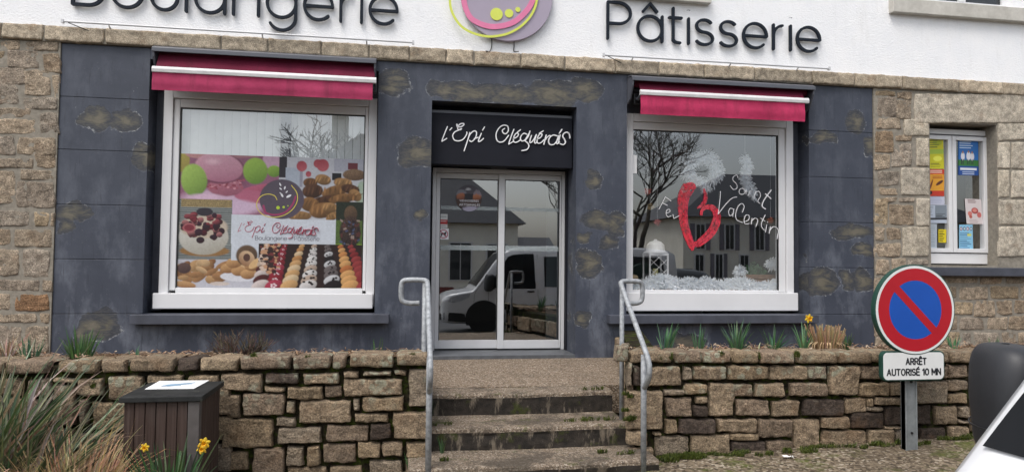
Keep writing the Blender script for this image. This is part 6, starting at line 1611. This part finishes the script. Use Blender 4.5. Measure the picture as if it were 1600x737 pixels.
# door mirrors: tall rounded black shells
def mirror(sd):
    cx_, cy_ = VX+1.03, VC+sd*(VW/2+.125)
    o = None; m = MB(); vs = []; fs = []; nu, nv = 28, 26
    hx, hy, hz, ex = .080, .140, .185, .42
    f_ = lambda c, e: math.copysign(abs(c)**e, c)
    for j in range(nv+1):
        ph = -math.pi/2+math.pi*j/nv
        for i in range(nu):
            th = 2*math.pi*i/nu; x = hx*f_(math.cos(ph), .60)*f_(math.cos(th), .75); y = hy*f_(math.cos(ph), .50)*f_(math.sin(th), .55); z = hz*f_(math.sin(ph), .54)
            t_ = (z/hz+1)/2
            yy_ = y*(.84+.19*t_)-sd*.016*(1-t_)
            x -= .030*(1-min(1, (y/hy)**2))*(x < 0)
            if z < -.055 and x < 0: x *= .93; yy_ = cy_+0; yy_ = y*(.81+.19*t_)-sd*.016*(1-t_)
            vs.append((cx_+x+.012*(z/hz)+.03*(sd*yy_/hy), cy_+yy_, GZ+1.125+z))
    for j in range(nv):
        for i in range(nu): fs.append((j*nu+i, j*nu+(i+1) % nu, (j+1)*nu+(i+1) % nu, (j+1)*nu+i))
    m.add(vs, fs); mi = m.build('door_mirror', M['mirror_black'], van, smooth=True, fix=True)
    m = MB(); m.tube([(cx_+.03, VC+sd*(VW/2-.03), GZ+1.0), (cx_+.02, VC+sd*(VW/2+.04), GZ+1.02), (cx_, cy_-sd*.06, GZ+1.04)], [.06, .055, .05], 10, flat=(1, .7)); m.build('mirror_arm', M['mirror_black'], mi, smooth=True)
    m = MB(); m.box(cx_+.088+.0, cx_+.094, cy_-.11, cy_+.11, GZ+.98, GZ+1.28); m.build('mirror_glass', M['van_glass'], mi, bevel=.002)
    m = MB(); ring_ = []
    for i in range(33):
        th = 2*math.pi*i/32; zz_ = -.062; ph = math.asin((abs(zz_)/hz)**(1/.54)); c_ = math.cos(ph)
        x = hx*c_**.60*f_(math.cos(th), .75)*1.004; y = hy*c_**.50*f_(math.sin(th), .55)*1.006; t_ = (zz_/hz+1)/2
        yy_ = y*(.84+.19*t_)-sd*.016*(1-t_); x -= .030*(1-min(1, (y/hy)**2))*(x < 0)
        ring_.append((cx_+x+.012*(zz_/hz)+.03*(sd*yy_/hy), cy_+yy_, GZ+1.125+zz_+.02*math.cos(th)))
    m.tube(ring_, .0028, 5, cap=False); m.build('shell_seam', M['gasket'], mi)
    m = MB(); m.box(cx_-.072, cx_-.052, cy_-sd*.125-.03, cy_-sd*.125+.03, GZ+.955, GZ+1.0); m.build('mirror_joint', M['gasket'], mi, bevel=.006)
    return mi
t = NT('grained_black_plastic'); M['mirror_black'] = t.done(t.ramp(t.noise(6, 4).outputs['Fac'], [(.3, (.019, .020, .023)), (.7, (.029, .030, .034))]), .48, t.bump(t.noise(420, 2).outputs['Fac'], .25, .002), spec=.45)
mirror(1); mirror(-1)
for sd in (1, -1):
    m = MB(); m.tube([(VX+s_, VC+sd*(station(s_)[3]-.145+.02*(s_ < .3)), GZ+station(s_)[2]+.010) for s_ in (.12, .22, .35, .5, .62, .70)], .004, 5); m.build('bonnet_seam', M['gasket'], van)
    m = MB(); m.tube([Vector(skin(s_, h_, sd, .002)) for s_, h_ in ((.70, .60), (.705, .75), (.715, .86), (.74, .93), (.98, 1.23))], .0035, 5); m.build('wing_seam', M['gasket'], van)
    m = MB(); m.tube([Vector(skin(s_, h_, sd, .002)) for s_, h_ in ((1.02, .95), (1.02, .5), (1.10, .32))], .0035, 5); m.build('door_seam', M['gasket'], van)
    m = MB(); m.tube([Vector(skin(s_, h_, sd, .002)) for s_, h_ in ((2.1, 1.75), (2.1, .95), (2.1, .35))], .0035, 5); m.build('door_seam', M['gasket'], van)
m = MB(); m.tube([(VX+.745, VC+.55, GZ+1.035), (VX+.74, VC+.1, GZ+1.045), (VX+.78, VC-.4, GZ+1.085)], .008, 6); m.build('wiper', M['black'], van)

# ------------------------------------------------------------------ a dark car behind the van, nose to the shop (seen reflected)
CX, CY0 = 7.0, -6.2
car = thing('parked_car', 'dark car parked nose to the planter behind the white van', 'car', (CX, CY0-2, GZ))
def loft(name, st_, mat, parent):
    m = MB(); vs = []; fs = []; n = 16
    for (d, h0, h1, w_) in st_:
        for k in range(n):
            a = 2*math.pi*k/n; c_, s_ = math.cos(a), math.sin(a); vs.append((CX+w_*math.copysign(abs(c_)**.5, c_), CY0-d, GZ+(h0+h1)/2+(h1-h0)/2*math.copysign(abs(s_)**.6, s_)))
    for i in range(len(st_)-1):
        for k in range(n): fs.append((i*n+k, i*n+(k+1) % n, (i+1)*n+(k+1) % n, (i+1)*n+k))
    fs += [tuple(range(n)), tuple((len(st_)-1)*n+k for k in range(n))[::-1]]
    m.add(vs, fs); return m.build(name, mat, parent, smooth=True, fix=True)
M['dark_car'] = simple('dark_car_paint', (.012, .013, .016), .3, .1, spec=.4)
cb = loft('body', [(0, .3, .62, .70), (.1, .22, .75, .80), (.6, .2, .90, .85), (1.1, .2, .96, .86), (2.6, .2, 1.0, .86), (3.9, .22, .98, .84), (4.1, .3, .8, .76)], M['dark_car'], car)
loft('cabin', [(1.0, .9, .98, .74), (1.7, .9, 1.40, .64), (2.2, .9, 1.47, .62), (3.2, .9, 1.44, .62), (3.9, .9, 1.05, .70)], M['van_glass'], car)
for d in (.75, 3.3):
    for s_ in (1, -1):
        m = MB(); m.tube([(CX+s_*.70, CY0-d, GZ+.32), (CX+s_*.86, CY0-d, GZ+.32)], .31, 28); m.build('wheel', M['tyre'], car)
for s_ in (1, -1):
    m = MB(); m.ico((CX+s_*.58, CY0-.08, GZ+.66), .10, 2, None, 0, (1.4, .6, .7)); m.build('headlight', M['lamp'], car, smooth=True)

# ------------------------------------------------------------------ across the road: houses and bare trees (seen reflected in the glass)
def house(label, x0, x1, y0, y1, zb, ze, zr, wins, hip, chim, red=None):
    t = thing('rendered_house', label, 'house', ((x0+x1)/2, y0, zb), 'houses across the road')
    m = MB(); m.box(x0, x1, y1, y0, zb, ze); m.build('wall', M['cream_wall'], t)
    h = (y0-y1)/2 if hip else .0; ym = (y0+y1)/2; o = .35
    m = MB(); A = [(x0-o, y0+o, ze), (x1+o, y0+o, ze), (x1+o, y1-o, ze), (x0-o, y1-o, ze), (x0+h, ym, zr), (x1-h, ym, zr)]
    m.add(A, [(0, 1, 5, 4), (1, 2, 5), (2, 3, 4, 5), (3, 0, 4), (0, 3, 2, 1)]); rf = m.build('roof', M['slate_roof'], t, fix=True)
    for cx_ in chim: m = MB(); m.box(cx_-.4, cx_+.4, ym-.3, ym+.3, zr-.8, zr+.9); m.build('chimney', M['cream_wall'], rf, bevel=.03)
    for (x, z, w, hh, sh) in wins:
        m = MB(); m.box(x-w/2-.06, x+w/2+.06, y0, y0+.05, z-hh/2-.06, z+hh/2+.06); wn = m.build('window', M['pvc'], t)
        for s_ in (-1, 1): m = MB(); m.box(x+s_*w/4-w/4+.02, x+s_*w/4+w/4-.02, y0+.05, y0+.06, z-hh/2, z+hh/2); m.build('pane', M['house_glass'], wn)
        if sh:
            for s_ in (-1, 1): m = MB(); xx = x+s_*(w/2+.06+w*.27); m.box(xx-w*.25, xx+w*.25, y0+.002, y0+.05, z-hh/2-.05, z+hh/2+.05); m.build('shutter', M['shutter'], wn)
    if red:
        m = MB(); m.box(red[0], red[1], y0+.003, y0+.12, zb, red[2]); sp = m.build('shopfront', M['shopred'], t)
        for k in range(3): m = MB(); w = (red[1]-red[0])/3; m.box(red[0]+w*k+.15, red[0]+w*(k+1)-.15, y0+.121, y0+.13, zb+.3, red[2]-.5); m.build('pane', M['house_glass'], sp)
    return t
GB = GZ-1.95
house('cream house with a steep slate roof and a dark red shopfront across the road', -6.5, 5.6, -23.5, -32.5, GB, 2.9, 7.6, [(2.9,1.1,1.0,1.7,False),(4.6,1.1,.9,1.6,False),(.8,1.1,1.0,1.7,False),(-1.4,1.1,1.0,1.7,False),(-3.6,1.1,1.0,1.7,False),(3.9,-1.3,1.1,1.8,False),(5.0,-1.3,.7,2.0,False)], True, (-3,), (-1.5, 2.6, -.1))
house('long cream house with violet shutters and a low slate roof across the road', 13.4, 30, -23.0, -31, GB, 3.35, 6.0, [(14.25,2.40,.44,1.15,True),(15.75,2.40,.44,1.15,True),(17.3,2.40,.44,1.15,True),(18.9,2.40,.44,1.15,True),(20.6,2.40,.44,1.15,True),(23,2.4,.44,1.15,True),(26,2.4,.44,1.15,True),(14.2,1.15,.42,.75,False),(15.2,1.0,.36,1.1,True),(16.5,1.15,.42,.75,False),(18.4,1.15,.42,.75,False),(20.6,1.0,.8,1.2,False)], True, (24,))
house('distant cream house between the two nearer ones across the road', 6.2, 12.5, -44, -52, GB-1, .9, 3.2, [(8,-.6,.9,1.3,True),(10.6,-.6,.9,1.3,True)], False, (9.2,))
def tree(label, x, y, h, seed, lean, levels=6, r0=.16, spread=.55):
    zb = gz(x, y); t = thing('bare_tree', label, 'tree', (x, y, zb), 'bare trees across the road'); g = random.Random(seed); tr_ = MB(); cr = MB()
    def grow(p, d, l, r, lv):
        mb = tr_ if lv >= levels-1 else cr; pts = [p]; q = p; k_ = 4
        for k in range(k_):
            d = (d+Vector((g.gauss(0, .12), g.gauss(0, .12), g.gauss(.03, .08)))).normalized(); q = q+d*l/k_; pts.append(q)
        n = 8 if lv >= levels-1 else (5 if lv > 2 else 3)
        mb.tube(pts, [r*(1-.38*k/k_) for k in range(k_+1)], n, tuple(c*g.uniform(.8, 1.2) for c in (.075, .062, .05)), cap=False)
        if lv == 0: return
        for k in range(3 if lv > 1 else 4):
            b = pts[g.choice((2, 3, 4))] if k else pts[-1]; dd = (d+Vector((g.gauss(0, spread), g.gauss(0, spread), g.gauss(.12, spread*.6)))).normalized(); grow(b, dd, l*g.uniform(.62, .82), r*(.62 if k else .66), lv-1)
    grow(Vector((x, y, zb-.1)), Vector((lean[0], lean[1], 1)).normalized(), h*.30, r0, levels)
    tr_.build('trunk', M['twig'], t, smooth=True, colour=True); cr.build('crown', M['twig'], t, colour=True); return t
tree('bare bushy tree beside the parked van across the road', 7.5, -13.5, 8.8, 4, (.05, 0), 6, .13)
tree('taller bare tree with wide drooping branches left across the road', -3.4, -12.5, 7.2, 9, (.16, .1), 6, .16, .75)

# ------------------------------------------------------------------ light, sky, camera
EL, AZ = 60, 222          # sun behind the photographer's left shoulder, veiled by cloud
w = bpy.data.worlds.new('World'); sc.world = w; w.use_nodes = True
nt = w.node_tree; bg = nt.nodes['Background']
sky = nt.nodes.new('ShaderNodeTexSky'); sky.sky_type = 'NISHITA'; sky.sun_disc = False
sky.sun_elevation = math.radians(EL); sky.sun_rotation = math.radians(AZ); sky.dust_density = 4; sky.air_density = 1.2; sky.ozone_density = 1.0
hs = nt.nodes.new('ShaderNodeHueSaturation'); hs.inputs['Saturation'].default_value = .42
nt.links.new(sky.outputs[0], hs.inputs['Color']); nt.links.new(hs.outputs[0], bg.inputs[0]); bg.inputs[1].default_value = .15
sd = bpy.data.lights.new('sun', 'SUN'); sd.energy = .8; sd.angle = math.radians(25); sd.color = (1, .97, .93)
so = bpy.data.objects.new('sun', sd); col.objects.link(so); so.location = (-4, -8, 14)
# Nishita: rotation 0 = +Y, turning clockwise seen from above
dx, dy = math.sin(math.radians(AZ)), math.cos(math.radians(AZ))
dirv = Vector((dx*math.cos(math.radians(EL)), dy*math.cos(math.radians(EL)), math.sin(math.radians(EL))))
so.rotation_euler = dirv.to_track_quat('Z', 'Y').to_euler()
cd = bpy.data.cameras.new('camera'); co = bpy.data.objects.new('camera', cd); col.objects.link(co)
cd.sensor_width = 36; cd.lens = CAM_F/1600*36; cd.clip_start = .05; cd.clip_end = 600
Mx = Matrix(((RT.x, UP.x, -FW.x, 0), (RT.y, UP.y, -FW.y, -CAM_D), (RT.z, UP.z, -FW.z, CAM_H), (0, 0, 0, 1)))
co.matrix_world = Mx; sc.camera = co
vs_ = sc.view_settings; vs_.view_transform = 'Standard'; vs_.look = 'None'; vs_.exposure = 0.68; vs_.gamma = 1; vs_.use_curve_mapping = False
sc.render.engine = 'CYCLES'; cy = sc.cycles
cy.use_denoising = True; cy.max_bounces = 8; cy.transparent_max_bounces = 12; cy.diffuse_bounces = 4; cy.glossy_bounces = 4; cy.caustics_reflective = False; cy.caustics_refractive = False
try: cy.denoiser = 'OPENIMAGEDENOISE'
except Exception: pass
